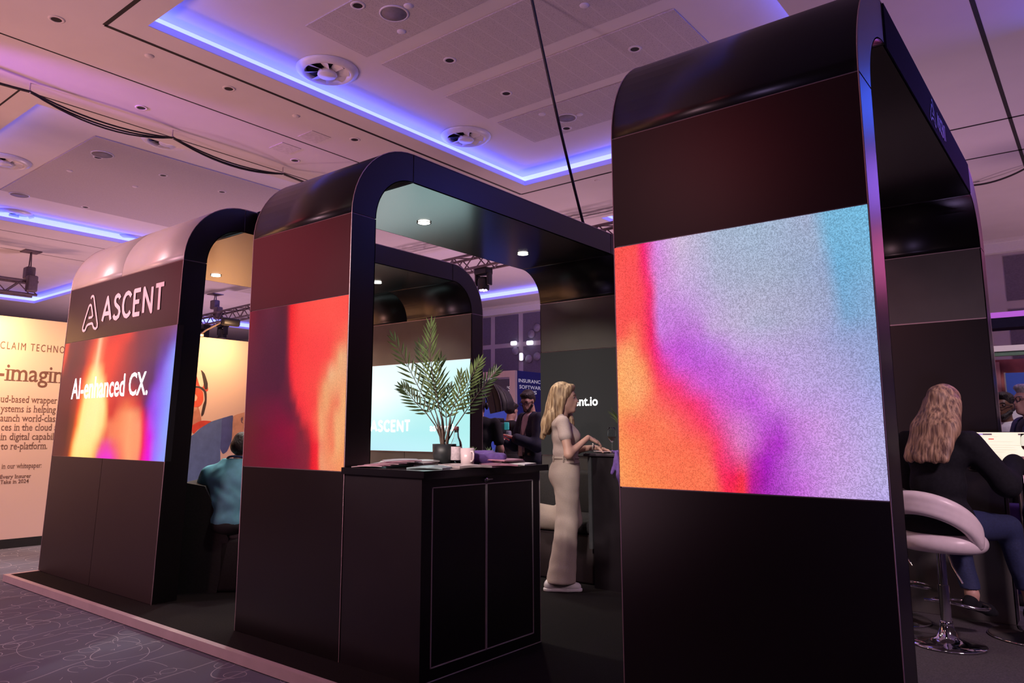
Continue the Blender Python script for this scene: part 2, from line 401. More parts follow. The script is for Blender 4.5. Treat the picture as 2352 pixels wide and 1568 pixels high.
for ci, (x0, x1, y0, y1) in enumerate(COFF):
    o_ = .16
    mb = MB(); mb.b2((x0 - o_ - .05, y0 - o_ - .05, HR), (x1 + o_ + .05, y1 + o_ + .05, HR + .03))
    t = mb.build('trim_%d' % (ci * 2 + 1), M_ceil); struct(t)
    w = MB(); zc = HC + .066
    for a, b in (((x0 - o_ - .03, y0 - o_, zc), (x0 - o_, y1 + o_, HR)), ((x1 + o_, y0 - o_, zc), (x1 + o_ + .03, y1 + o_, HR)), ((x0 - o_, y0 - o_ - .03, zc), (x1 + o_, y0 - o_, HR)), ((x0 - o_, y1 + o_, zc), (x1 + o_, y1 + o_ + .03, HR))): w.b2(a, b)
    w.build('cove_wall', M_cband, t, 'cove wall with its brightness painted in as glow')
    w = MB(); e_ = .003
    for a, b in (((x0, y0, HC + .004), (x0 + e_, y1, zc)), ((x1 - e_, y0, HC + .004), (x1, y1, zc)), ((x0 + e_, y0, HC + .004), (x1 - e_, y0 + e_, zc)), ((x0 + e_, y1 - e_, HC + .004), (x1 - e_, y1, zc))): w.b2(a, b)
    w.build('painted_glow_lip', M_lip, t, 'coffer lip with blue bounce light painted in as glow')
    w = MB()
    for a, b in (((x0 - .10, y0 - .1, zc), (x0 - .045, y1 + .1, zc + .014)), ((x1 + .045, y0 - .1, zc), (x1 + .1, y1 + .1, zc + .014)), ((x0 - .045, y0 - .1, zc), (x1 + .045, y0 - .045, zc + .014)), ((x0 - .045, y1 + .045, zc), (x1 + .045, y1 + .1, zc + .014))): w.b2(a, b)
    w.build('led_strip', M_cove, t, 'glowing blue light strip')
# acoustic panels of the nearest coffers, planked
m = bpy.data.materials.new('planked_panel'); m.use_nodes = True; nt = m.node_tree; bs = nt.nodes['Principled BSDF']; bs.inputs['Roughness'].default_value = .85
tc = nt.nodes.new('ShaderNodeTexCoord'); sx = nt.nodes.new('ShaderNodeSeparateXYZ'); nt.links.new(tc.outputs['Object'], sx.inputs[0])
fr = math_('FRACT', math_('MULTIPLY', sx.outputs['X'], 5.4)); ln = math_('LESS_THAN', fr, .045)
dt = N_('ShaderNodeTexVoronoi'); dt.inputs['Scale'].default_value = 75; nt.links.new(tc.outputs['Object'], dt.inputs['Vector'])
hole = math_('LESS_THAN', dt.outputs['Distance'], .3)
mx = N_('ShaderNodeMix', data_type='RGBA'); nt.links.new(math_('MULTIPLY', hole, .35), mx.inputs[0]); mx.inputs[6].default_value = (.54, .50, .52, 1); mx.inputs[7].default_value = (.12, .1, .12, 1)
m2 = N_('ShaderNodeMix', data_type='RGBA'); nt.links.new(ln, m2.inputs[0]); nt.links.new(mx.outputs[2], m2.inputs[6]); m2.inputs[7].default_value = (.60, .56, .58, 1)
nt.links.new(m2.outputs[2], bs.inputs['Base Color']); M_plank = m
tn = 20
for ya, yb in ((3.63, 4.33), (4.51, 5.22), (5.41, 6.12), (6.29, 7.01)):
    mb = MB(); mb.b2((-5.02, ya, HR - .012), (-2.45, yb, HR - .001)); struct(mb.build('trim_%d' % tn, M_plank)); tn += 1
mb = MB(); mb.b2((-12.1, 3.55, HR - .012), (-8.95, 6.85, HR - .001)); struct(mb.build('trim_%d' % tn, M_panel)); tn += 1
# dark service slots cut in the ceiling
def slot(a, b, w=.035):
    global tn
    a, b = Vector((*a, HC - .002)), Vector((*b, HC - .002)); d = (b - a).normalized(); e = Vector((-d.y, d.x, 0)) * w / 2
    mb = MB(); mb.add([a - e, b - e, b + e, a + e, a - e + Vector((0, 0, .01)), b - e + Vector((0, 0, .01)), b + e + Vector((0, 0, .01)), a + e + Vector((0, 0, .01))], [(3, 2, 1, 0), (0, 1, 5, 4), (2, 3, 7, 6)])
    struct(mb.build('trim_%d' % tn, M_dark)); tn += 1
for a, b in (((-6.0, 2.38), (-6.0, 8.04)), ((-6.0, 2.38), (-1.3, 2.38)), ((-6.0, 8.04), (-1.3, 8.04)), ((-.52, -1.4), (-.48, 15)), ((-1.6, 9.22), (1, 9.26)), ((-1.6, 10.38), (1, 10.42))): slot(a, b)
for a, b in (((-6.80, -1.4), (-6.80, 15)), ((-7.82, 2.38), (-7.82, 8.0)), ((-7.82, 2.38), (-11, 2.38)), ((-13.75, 2.4), (-13.75, 8)), ((-15.1, 2), (-15.1, 8)), ((-6.8, 11.4), (-1, 11.4)), ((-6.0, 9.5), (-1.4, 9.5))): slot(a, b, .018)
# walls
M_wall = mat('mauve_wall_paint', (.52, .47, .52), .7, noise=.04, nscale=3)
M_wpanel = mat('fabric_wall_panel', (.16, .14, .20), .9, noise=.1, nscale=40)
mb = MB(); mb.b2((-34, 15.3, FZ), (5, 15.5, HC)); struct(mb.build('wall_back', M_wall))
mb = MB(); mb.b2((-34, 15.16, HC - .22), (5, 15.3, HC)); mb.b2((-34, 15.1, HC - .06), (5, 15.3, HC)); struct(mb.build('trim_70', M_covewall))
mb = MB(); mb.b2((-34.2, -6, FZ), (-34, 15.5, HC)); struct(mb.build('wall_left', M_wall))
k = 71
for i in range(-8, 3):
    for za, zb in ((3.52, 4.25), (2.66, 3.40), (1.8, 2.54)):
        x0 = -12.29 + i * .925 if i < 8 else 0
        mb = MB(); mb.b2((x0, 15.285, za), (x0 + .77, 15.30, zb)); struct(mb.build('trim_%d' % k, M_wpanel)); k += 1
for i in range(3):
    for za, zb in ((3.45, 4.22), (2.3, 3.3)):
        mb = MB(); mb.b2((-1.12 + i * .62, 15.285, za), (-.82 + i * .62, 15.30, zb)); struct(mb.build('trim_%d' % k, M_wpanel)); k += 1
# ---------------------------------------------------------------- things fixed to the ceiling
def swirl_diffuser(u, v, label, z=HR, r=.25):
    p = at(u, v, 2, z); t = thing('air_diffuser', label, 'air vent', (p.x, p.y, z), 0, 'round ceiling diffusers')
    mb = MB(); mb.lathe([(r + .05, -.002), (r + .045, -.02), (r, -.045), (r - .02, -.05), (r - .045, -.02), (r - .05, .0)]); mb.build('ring', M_white, t)
    mb = MB(); mb.disc((0, 0, -.004), r - .02); mb.build('throat', M_dark, t)
    mb = MB()
    for i in range(8):
        a = math.pi * i / 4; R_ = Matrix.Rotation(a, 3, 'Z')
        vs = [R_ @ Vector(q) for q in ((.07, -.02, -.012), (r - .04, -.07, -.008), (r - .04, .03, -.045), (.07, .03, -.04))]
        mb.add(vs, [(0, 1, 2, 3)])
    mb.build('vane', M_white, t)
    mb = MB(); mb.lathe([(.0, -.07), (.085, -.068), (.095, -.055), (.085, -.02), (0, -.02)]); mb.build('hub', M_white, t)
for u, v, l in ((752, 160, 'large round swirl diffuser beside the lit cove, nearest the camera'), (1070, 312, 'round swirl diffuser beside the cove corner above the middle arch'),
                (385, 320, 'round swirl diffuser behind the sagging cable bundle'), (12, 368, 'round swirl diffuser cut off at the left picture edge'),
                (30, 490, 'small distant round diffuser above the left blue cove line'), (300, 547, 'small distant round diffuser above the left arch'),
                (1310, 668, 'faint distant diffuser seen between the arches near the far cove')):
    swirl_diffuser(u, v, l, HR if u != 1310 else HC, .25)
def downlight(u, v, label, z, r=.040, lit=False):
    p = at(u, v, 2, z); t = thing('recessed_downlight', label, 'ceiling light', (p.x, p.y, z), 0, 'unlit recessed ceiling downlights')
    mb = MB(); mb.lathe([(r, -.001), (r, -.007), (r * 1.5, -.005), (r * 1.55, -.0005)]); mb.build('bezel', M_ceil, t)
    mb = MB(); mb.disc((0, 0, -.004), r); mb.build('lamp_well', M_dark, t)
for u, v, l, z in ((130, 44, 'dark recessed downlight nearest the top left corner', HC), (526, 203, 'dark downlight left of the nearest diffuser, on the pink soffit', HC),
                   (325, 247, 'dark downlight above the sagging cables', HC), (815, 320, 'dark downlight left of the second diffuser on the lower ceiling', HC),
                   (678, 368, 'dark downlight just above the middle arch shoulder', HC),
                   (822, 12, 'dark downlight in the first planked panel at the top edge', HR - .012), (1033, 138, 'dark downlight in the second planked panel', HR - .012),
                   (1163, 214, 'dark downlight in the third planked panel', HR - .012), (1301, 294, 'dark downlight in the last planked panel by the round speaker', HR - .012),
                   (1458, 112, 'dark downlight in the planked panels just left of the tall right arch', HR - .012),
                   (375, 402, 'dark downlight in the left coffer, second from the camera', HR - .012), (225, 361, 'dark downlight beside the grey speaker of the left coffer', HR - .012),
                   (196, 475, 'dark downlight in the left coffer nearest the far cove', HR - .012), (510, 440, 'dark downlight in the left coffer above the left arch', HR - .012)):
    downlight(u, v, l, z)
def ceiling_speaker(u, v, label, z, r):
    p = at(u, v, 2, z); t = thing('ceiling_speaker', label, 'speaker', (p.x, p.y, z), 0, 'round ceiling speakers')
    mb = MB(); mb.lathe([(0, -.008), (r, -.008), (r, -.001)]); mb.build('grille', mat('speaker_grille', (.22, .20, .24), .6), t)
    mb = MB(); mb.lathe([(r, -.001), (r, -.011), (r + .012, -.009), (r + .014, -.001)]); mb.build('rim', M_white, t)
for u, v, l, r in ((905, 30, 'grey round speaker in the first planked panel', .11), (1301, 270, 'grey round speaker in the last planked panel', .1), (235, 354, 'grey round speaker in the left coffer', .12), (45, 447, 'faint round speaker in the left coffer near the picture edge', .12)):
    ceiling_speaker(u, v, l, HR - .012, r)
def sprinkler(u, v, label, z):
    p = at(u, v, 2, z); t = thing('sprinkler_head', label, 'sprinkler', (p.x, p.y, z), 0, 'sprinkler and sensor domes on the ceiling')
    mb = MB(); mb.lathe([(.0, -.016), (.024, -.014), (.038, -.006), (.04, -.0005)]); mb.build('dome', M_ceil, t)
for u, v, l, z in ((938, 13, 'white dome beside the first speaker at the top edge', HR - .012), (922, 72, 'white dome below the first round speaker', HR - .012), (1342, 12, 'white dome at the top edge right of the hanging cable', HR - .012),
                   (1245, 262, 'small white dome left of the last round speaker', HR - .012), (1331, 262, 'small white dome right of the last round speaker', HR - .012), (343, 128, 'pinkish sensor dome between the ceiling slots', HC),
                   (680, 266, 'small dome above the square access panels', HC), (310, 428, 'small pale dome in the left coffer', HR - .012), (160, 392, 'pale dome low in the left coffer', HR - .012), (1372, 414, 'small dome under the blue cove right of the hanging cable', HC)):
    sprinkler(u, v, l, z)
for u, v, l in ((722, 314, 'square ceiling access panel, the one nearer the blue cove'), (655, 340, 'square ceiling access panel, the one nearer the cables')):
    p = at(u, v, 2, HC); mb = MB(); mb.b2((-.13, -.13, -.006), (.13, .13, -.001))
    o = mb.build('access_panel', mat('access_panel_paint', (.62, .585, .6), .7)); o.location = (p.x, p.y, HC); tag(o, l, 'access panel', 'square ceiling access panels')
# cable bundle hung under the slot on little hooks
hooks = [at(70, 191, 2, HC), at(397, 299, 2, HC), at(650, 384, 2, HC)]
t = thing('cable_bundle', 'black cable bundle sagging under the ceiling above the left arch', 'cable', hooks[1])
pts = [Vector((-7.45, .6, 4.42))] + [h + Vector((0, 0, -.09)) for h in hooks] + [Vector((-6.9, 6.3, 4.05))]
for q, dz in enumerate((0, .03, -.02)):
    path = []
    for a, b, sag in zip(pts[:-1], pts[1:], (.05, .10 + dz, .09 + dz * .6, .02)):
        for i in range(12):
            s_ = i / 12; path.append(a.lerp(b, s_) + Vector((.012 * q, 0, -4 * sag * s_ * (1 - s_))) - hooks[1])
    mb = MB(); mb.tube(path, .009, 6); mb.build('cable', M_black, t)
for h in hooks:
    mb = MB(); mb.tube([h - hooks[1], h - hooks[1] + Vector((0, 0, -.1)), h - hooks[1] + Vector((.02, 0, -.1)), h - hooks[1] + Vector((.02, 0, -.07))], .007, 6); mb.build('hook', M_alu, t)
# single cable dropping from the ceiling onto the middle arch
a, b = at(1219, -14, 2, HR - .02), Vector((-3.36, 5.42, 3.0))
mb = MB(); path = [a.lerp(b, i / 20) + Vector((0, 0, -.25 * (i / 20) * (1 - i / 20))) for i in range(21)]
mb.tube(path, .0125, 8); tag(mb.build('power_cable', M_black), 'black cable hanging from the coffer down to the middle arch', 'cable')
a, b = at(2228, 426, 2, HC - .02), at(2372, 377, 2, HC - .02); mb = MB(); mb.tube([a.lerp(b, i / 12) + Vector((0, 0, -.22 * (i / 12) * (1 - i / 12))) for i in range(13)], .012, 6)
tag(mb.build('ceiling_cable', M_black), 'thin black cable slung under the ceiling right of the tall arch', 'cable')
# trusses
M_truss = mat('truss_haze_tint', (.17, .13, .16), .6, .2)  # paint lightened to stand in for hall haze
def truss(name, a, b, label, w=.24, fixtures=(), hang=()):
    a, b = Vector(a), Vector(b); d = (b - a).normalized(); L_ = (b - a).length; s_ = Vector((-d.y, d.x, 0)); up = Vector((0, 0, 1))
    t = thing(name, label, 'truss', a, 0, 'lighting trusses')
    cor = [s_ * w / 2, s_ * -w / 2, s_ * w / 2 + up * w, s_ * -w / 2 + up * w]
    for c in cor:
        mb = MB(); mb.cyl(c, c + d * L_, .024, seg=8); mb.build('chord', M_truss, t)
    mb = MB(); n = int(L_ / w)
    for i in range(n):
        f, g = d * (i * L_ / n), d * ((i + 1) * L_ / n)
        for p, q in ((0, 2), (1, 3), (2, 3), (0, 1)):
            if i % 2: p, q = q, p
            mb.cyl(cor[p] + f, cor[q] + g, .011, seg=6)
    mb.build('lacing', M_truss, t)
    return t
T1 = truss('lighting_truss', (-17.4, 9.5, 3.74), (-4.6, 9.5, 4.05), 'long dark lighting truss hanging behind the stand')
T2 = truss('lighting_truss', (-15, 2.6, 3.68), (-15, 5.12, 3.68), 'dark lighting truss at the far left above the pale wall')
def hoist(p, top, label):
    t = thing('chain_hoist', label, 'hoist', p, 0, 'truss chain hoists'); h = top - p.z
    mb = MB(); mb.rbox((0, 0, .12), (.2, .16, .22), .03); mb.build('motor', M_truss, t)
    mb = MB(); mb.rbox((.16, 0, -.1), (.16, .17, .3), .03); mb.build('chain_bag', M_truss, t)
    for q in (-.05, .06):
        mb = MB(); mb.tube([(q, 0, .2), (q * .3, 0, h)], .012, 6); mb.build('chain', M_truss, t)
    mb = MB(); mb.b2((-.14, -.14, h - .02), (.14, .14, h - .001)); mb.build('ceiling_plate', M_truss, t)
hoist(Vector((-15, 5.0, 3.97)), HC, 'chain hoist at the end of the left truss')
hoist(Vector((-16.3, 9.5, 4.12)), HC, 'chain hoist on the truss seen through the left arch')
def moving_head(p, label, lit=False):
    t = thing('moving_head_light', label, 'stage light', p, 0, 'moving head stage lights')
    mb = MB(); mb.rbox((0, 0, -.06), (.26, .2, .12), .02); mb.build('base', M_blackm, t)
    for s_ in (-1, 1):
        mb = MB(); mb.rbox((s_ * .13, 0, -.2), (.04, .12, .22), .015); mb.build('yoke_arm', M_blackm, t)
    mb = MB(); mb.lathe([(0, -.16), (.08, -.165), (.1, -.22), (.1, -.36), (.095, -.38)]); mb.build('head', M_blackm, t)
    mb = MB()
    if lit:
        for i in range(7):
            q = (0, 0) if i == 6 else (.052 * math.cos(i * 1.047), .052 * math.sin(i * 1.047)); mb.ellipsoid((q[0], q[1], -.385), (.023, .023, .012), seg=10, ring=6)
        mb.build('lens', mat('lens_lit', (.8, .7, 1), .2, emis=(.75, .55, 1), es=6, noise=0), t)
    else: mb.disc((0, 0, -.38), .09); mb.build('lens', M_dark, t)
moving_head(Vector((-7.89, 9.5, 3.97)), 'black moving head light with lit violet lenses between the arches', True)
moving_head(Vector((-15.9, 9.5, 3.78)), 'dark moving head hanging under the truss, right of the hoist')
moving_head(Vector((-16.55, 9.4, 3.76)), 'dark moving head under the truss at the edge of the left arch')
# projected light dots painted as pale discs, and small lamps on the far wall
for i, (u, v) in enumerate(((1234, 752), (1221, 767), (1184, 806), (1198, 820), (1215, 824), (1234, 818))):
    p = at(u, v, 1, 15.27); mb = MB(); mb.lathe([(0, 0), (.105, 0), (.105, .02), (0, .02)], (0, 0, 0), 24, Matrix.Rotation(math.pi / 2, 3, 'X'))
    o = mb.build('painted_light_dot', mat('light_dot_paint', (.30, .27, .36), .6)); o.location = p; tag(o, 'painted dot of projected light in a loose ring on the far panelled wall', 'painted light dot', 'painted light dots on the far wall')
for (u, v, w, h, l) in ((1180, 788, .18, .11, 'left glowing white lamp on the far panelled wall'), (1217, 787, .19, .11, 'right glowing white lamp on the far panelled wall'), (1197, 819, .09, .2, 'lowest glowing white lamp, upright, on the far panelled wall')):
    p = at(u, v, 1, 15.2); mb = MB(); mb.rbox((0, 0, 0), (w, .08, h), .03)
    o = mb.build('wall_lamp', mat('wall_lamp_glow', (.9, .88, .95), .4, emis=(.82, .8, .95), es=1.3, noise=0)); o.location = p; tag(o, l, 'wall lamp', 'white lamps on the far wall')
# ================================================================ THE STAND
M_satin = mat('black_satin_laminate', (.0065, .0045, .0055), .33, noise=.1, nscale=6, ior=1.6, spec=.42)
M_inner = mat('graphite_satin_panel', (.085, .080, .078), .38, noise=.08, nscale=6)
M_soffit = mat('black_gloss_soffit', (.012, .010, .011), .20, noise=.1, nscale=6, ior=3.8)
M_matte = mat('black_matte_fabric', (.030, .020, .022), .5, noise=.12, nscale=120)
M_navy = mat('navy_black_board', (.010, .008, .024), .85, noise=.1, spec=.08)
M_edge = mat('frame_edge_aluminium', (.55, .42, .45), .4, .6, noise=.05)
M_deck = mat('black_deck_carpet', (.012, .010, .011), .95, noise=.35, nscale=160, spec=.1)
M_kerb = mat('pink_grey_kerb_trim', (.50, .40, .42), .5, noise=.06, nscale=8)
M_glow = mat('lit_white_lettering', (1, 1, 1), .4, emis=(1, .98, .97), es=2.2, noise=0)
M_sign = mat('pink_white_lettering', (.86, .66, .72), .5, noise=.02)
YF = 2.764
t = thing('exhibition_platform', 'low black carpeted platform with a pinkish metal kerb under the stand', 'platform', (-7.42, 2.49, FZ))
mb = MB(); mb.b2((.04, .045, 0), (7.9, 4.1, .05)); mb.b2((.04, .045, .05), (7.9, 4.1, .055)); mb.build('deck', M_deck, t)
mb = MB(); mb.b2((6.0, .35, .055), (7.9, 4.1, .0556)); mb.build('carpet_inlay', mat('grey_carpet_tile', (.085, .075, .085), .95, noise=.25, nscale=120, spec=.1), t, 'grey carpet under the tall arch')
mb = MB(); mb.b2((0, 0, .006), (7.94, .042, .062)); mb.build('kerb', M_kerb, t, 'pinkish front kerb')
mb = MB(); mb.b2((0, .043, .006), (.042, 4.1, .062)); mb.build('kerb', M_kerb, t, 'pinkish side kerb')
mb = MB(); mb.b2((0.01, .008, 0), (7.93, .03, .006)); mb.build('base_strip', M_dark, t)
# arch profile in (y, z), measured from the front face
def arc(cy, cz, r, a0, a1, n=14): return [(cy + r * math.cos(a0 + (a1 - a0) * i / n), cz + r * math.sin(a0 + (a1 - a0) * i / n)) for i in range(n + 1)]
DEP, HT, TH, RO, RI = 3.506, 3.0, .19, .5, .31
PI = math.pi
o_front, o_c1, o_top = [(0, 0), (0, HT - RO)], arc(RO, HT - RO, RO, PI, PI / 2), [(RO, HT), (DEP - RO, HT)]
o_c2, o_back = arc(DEP - RO, HT - RO, RO, PI / 2, 0), [(DEP, HT - RO), (DEP, 0)]
i_front, i_c1, i_top = [(TH, 0), (TH, HT - RO)], arc(TH + RI, HT - RO, RI, PI, PI / 2), [(TH + RI, HT - TH), (DEP - TH - RI, HT - TH)]
i_c2, i_back = arc(DEP - TH - RI, HT - RO, RI, PI / 2, 0), [(DEP - TH, HT - RO), (DEP - TH, 0)]
outer = o_front[:1] + o_c1 + o_c2 + o_back[1:]; inner = i_front[:1] + i_c1 + i_c2 + i_back[1:]
def sheet(path, x0, x1, th, mb):
    """a panel of thickness th laid on a path in (y, z); th > 0 lies to the left of the path's direction"""
    n = len(path); nor = []
    for i in range(n):
        a, b = path[max(i - 1, 0)], path[min(i + 1, n - 1)]; d = Vector((b[0] - a[0], b[1] - a[1])).normalized(); nor.append(Vector((-d.y, d.x)))
    vs = []
    for x in (x0, x1):
        for p, q in zip(path, nor): vs += [(x, p[0], p[1]), (x, p[0] + q.x * th, p[1] + q.y * th)]
    m_ = 2 * n; fs = []
    for i in range(n - 1):
        a = 2 * i
        fs += [(a, a + 2, m_ + a + 2, m_ + a), (a + 1, m_ + a + 1, m_ + a + 3, a + 3), (a, a + 1, a + 3, a + 2), (m_ + a, m_ + a + 2, m_ + a + 3, m_ + a + 1)]
    fs += [(0, m_, m_ + 1, 1), (m_ - 2, m_ - 1, 2 * m_ - 1, 2 * m_ - 2)]
    mb.add(vs, fs, n > 2)
def arch(x0, x1, label, splits, warp, mats, board=False):
    w = x1 - x0; t = thing('exhibition_arch', label, 'exhibition arch', (x0, YF, 0), 0, 'rounded black arches of the stand')
    P, g = .006, .003
    # frame: the whole solid portal, set back by the panel thickness
    mb = MB(); n = len(outer); vs = []
    def off(path, d):
        r = []
        for i in range(len(path)):
            a, b = path[max(i - 1, 0)], path[min(i + 1, len(path) - 1)]; q = Vector((b[0] - a[0], b[1] - a[1])).normalized(); r.append((path[i][0] - q.y * d, path[i][1] + q.x * d))
        return r
    po = off(outer, -P); pi = off(inner, P)
    for x in (P, w - P): vs += [(x, p[0], max(p[1], 0)) for p in po] + [(x, p[0], max(p[1], 0)) for p in pi]
    fs = []
    for i in range(n - 1):
        fs += [(i, n + i, n + i + 1, i + 1), (2 * n + i, 2 * n + i + 1, 3 * n + i + 1, 3 * n + i), (i, i + 1, 2 * n + i + 1, 2 * n + i), (n + i, 3 * n + i, 3 * n + i + 1, n + i + 1)]
    mb.add(vs, fs)
    for x in (.001, w - .001): mb.tube([(x, p[0] + .001, p[1]) for p in outer], .0028, 6)
    mb.build('frame', M_edge, t, 'slim metal frame edges', warp)
    xb = [0] + list(splits) + [w]
    def seg(path, a, b):    # cut a straight run of the path between heights
        return [(path[0][0], a), (path[0][0], b)]
    def panels(name, path, th, xs_, m_, lab=None):
        for a, b in zip(xs_[:-1], xs_[1:]):
            q = MB(); sheet(path, a + (g if a > 0 else 0.0), b - (g if b < w else 0.0), th, q); q.build(name, m_, t, lab, warp)
    def sub(path, e=g):     # shrink the ends a little so that the seam shows
        a, b = Vector(path[0]), Vector(path[1]); c, d = Vector(path[-1]), Vector(path[-2])
        return [tuple(a + (b - a).normalized() * e)] + list(path[1:-1]) + [tuple(c + (d - c).normalized() * e)]
    fo = off(outer, -P)
    F = P  # panels start on the frame and end flush with the arch outline
    panels('front_panel', sub([(F, .0), (F, 1.005)]), F, xb, mats[0])
    panels('front_panel', sub([(F, 2.01), (F, 2.5)]), F, [0, w], mats[1])
    panels('corner_panel', sub(off(o_c1, -P)), P, xb, mats[2]); panels('top_panel', sub([(RO, HT - P), (DEP - RO, HT - P)]), P, xb, mats[2])
    panels('corner_panel', sub(off(o_c2, -P)), P, xb, mats[2]); panels('back_panel', sub([(DEP - P, 2.5), (DEP - P, 0)]), P, [0, w], mats[1])
    # inside skin
    panels('inner_panel', sub([(TH, 0), (TH, 2.5)]), P, [0, w], M_satin); panels('inner_corner_panel', sub(i_c1), P, xb, M_satin)
    panels('soffit_panel', sub(i_top), P, [0, w], M_soffit); panels('inner_corner_panel', sub(i_c2), P, xb, M_satin)
    B = DEP - TH
    panels('rear_wall_panel', sub([(B, 2.5), (B, 2.01)]), P, [0, w], M_inner)
    panels('rear_wall_panel', sub([(B, 1.005), (B, 0)]), P, xb, M_inner)
    # flat cheeks
    def ring(po_, pi_, x, d, nm, m_):
        q = MB(); a = sub(po_, .004); b = sub(pi_, .004); k_ = min(len(a), len(b))
        vs = []
        for e in (x, x + d): vs += [(e, *p) for p in a] + [(e, *p) for p in b]
        n_ = len(a); fs = []
        for i in range(n_ - 1): fs += [(i, i + 1, n_ + i + 1, n_ + i), (2 * n_ + i, 3 * n_ + i, 3 * n_ + i + 1, 2 * n_ + i + 1), (i, 2 * n_ + i, 2 * n_ + i + 1, i + 1), (n_ + i, n_ + i + 1, 3 * n_ + i + 1, 3 * n_ + i)]
        fs += [(0, n_, 3 * n_, 2 * n_), (n_ - 1, 3 * n_ - 1, 4 * n_ - 1, 2 * n_ - 1)]
        q.add(vs, fs); q.build(nm, m_, t, None, warp)
    ins = lambda path: off(path, -.004)
    for x, d in ((w, -P), (0, P)):
        ring(ins(o_front), off(i_front, .0), x, d, 'cheek_panel', M_satin); ring(ins(o_c1), i_c1, x, d, 'cheek_panel', M_satin)
        ring(ins(o_top), i_top, x, d, 'cheek_panel', M_satin); ring(ins(o_c2), i_c2, x, d, 'cheek_panel', M_satin); ring(ins(o_back), i_back, x, d, 'cheek_panel', M_satin)
    if not board: return t
    q = MB(); q.b2((w, RO + .02, HT - TH - .005), (w + .006, DEP - RO - .02, HT + .003)); q.build('fascia_board', M_navy, t, 'dark navy fascia board along the beam', warp)
    return t
def shear(z, y): return max(0, 1 - z / 2.3) * min(1, max(0, (2.2 - y) / 2.0))
W1 = lambda v: Vector((v.x - (.15 + .05 * (1 - v.x / 2)) * shear(v.z, v.y), v.y, v.z))
A1 = arch(-7.215, -5.215, 'wide black arch at the left with the name sign and fiery screen', [1.0], W1, (M_matte, M_satin, mat('silvery_curved_panel', (.60, .53, .53), .40, .25, noise=.04, nscale=5)))
A2 = arch(-4.303, -3.30, 'middle black arch with a narrow crimson screen beside the counter', [], None, (M_satin, M_satin, M_satin))
A3 = arch(-1.566, -.566, 'tall black arch nearest the camera with the big bright screen', [], None, (M_satin, M_satin, M_satin), True)
# a short header ties the left arch to the middle one
mb = MB(); mb.b2((0, 0, 0), (.885, .1, .19)); o = mb.build('header_beam', M_navy); o.location = (-5.195, 3.36, 2.81); tag(o, 'short black header beam joining the left and middle arches', 'beam')
# ---------------------------------------------------------------- displays
def screen(parent, name, w, h, loc_fn, pts, sig, material, label, warp=None, nu=90, nv=90, thick=.05, asp=1.0):
    """pts: (u, v, (r, g, b)) samples of the picture, u to the right, v downwards"""
    mb = MB(); mb.grid(lambda u, v: loc_fn(u, 1 - v, 0), nu, nv, False); nf = len(mb.f)
    c = [loc_fn(u, v, d) for d in (.0, thick) for u, v in ((0, 0), (1, 0), (1, 1), (0, 1))]
    mb.m = 1; mb.add(c, [(0, 4, 5, 1), (1, 5, 6, 2), (2, 6, 7, 3), (3, 7, 4, 0), (4, 7, 6, 5)])
    o = mb.build(name, [material, M_dark], parent, label, warp)
    me = o.data; ca = me.color_attributes.new('Col', 'FLOAT_COLOR', 'POINT')
    rv = sorted({p[1] for p in pts}); us = np.array([i / nu for i in range(nu + 1)]); R_ = []
    for v in rv:
        q = sorted([p for p in pts if p[1] == v]); R_.append(np.stack([np.interp(us, [p[0] for p in q], [srgb(p[2])[c] for p in q]) for c in range(3)], 1))
    R_ = np.stack(R_); out = []
    for j in range(nv + 1):
        v = 1 - j / nv; out.append(np.stack([[np.interp(v, rv, R_[:, i, c]) for c in range(3)] for i in range(nu + 1)]))
    col = np.concatenate([np.concatenate(out), np.zeros((8, 3))])
    ker = max(1, int(sig * nu)) if sig < .05 else 0      # soften the joints between the samples
    if ker:
        g = np.concatenate(out).reshape(nv + 1, nu + 1, 3)
        for _ in range(2):
            p_ = np.pad(g, ((1, 1), (1, 1), (0, 0)), 'edge'); g = (p_[1:-1, 1:-1] * 4 + p_[:-2, 1:-1] * 2 + p_[2:, 1:-1] * 2 + p_[1:-1, :-2] + p_[1:-1, 2:]) / 10
        col = np.concatenate([g.reshape(-1, 3), np.zeros((8, 3))])
    ca.data.foreach_set('color', np.concatenate([col, np.ones((len(col), 1))], 1).astype(np.float32).ravel())
    return o
def rows(txt):
    r = []
    for line in txt.strip().split('\n'):
        v, rest = line.split(':')
        for tk in rest.split():
            u, c = tk.split('='); r.append((float(u), float(v), tuple(int(c[i:i + 2], 16) for i in (0, 2, 4))))
    return r
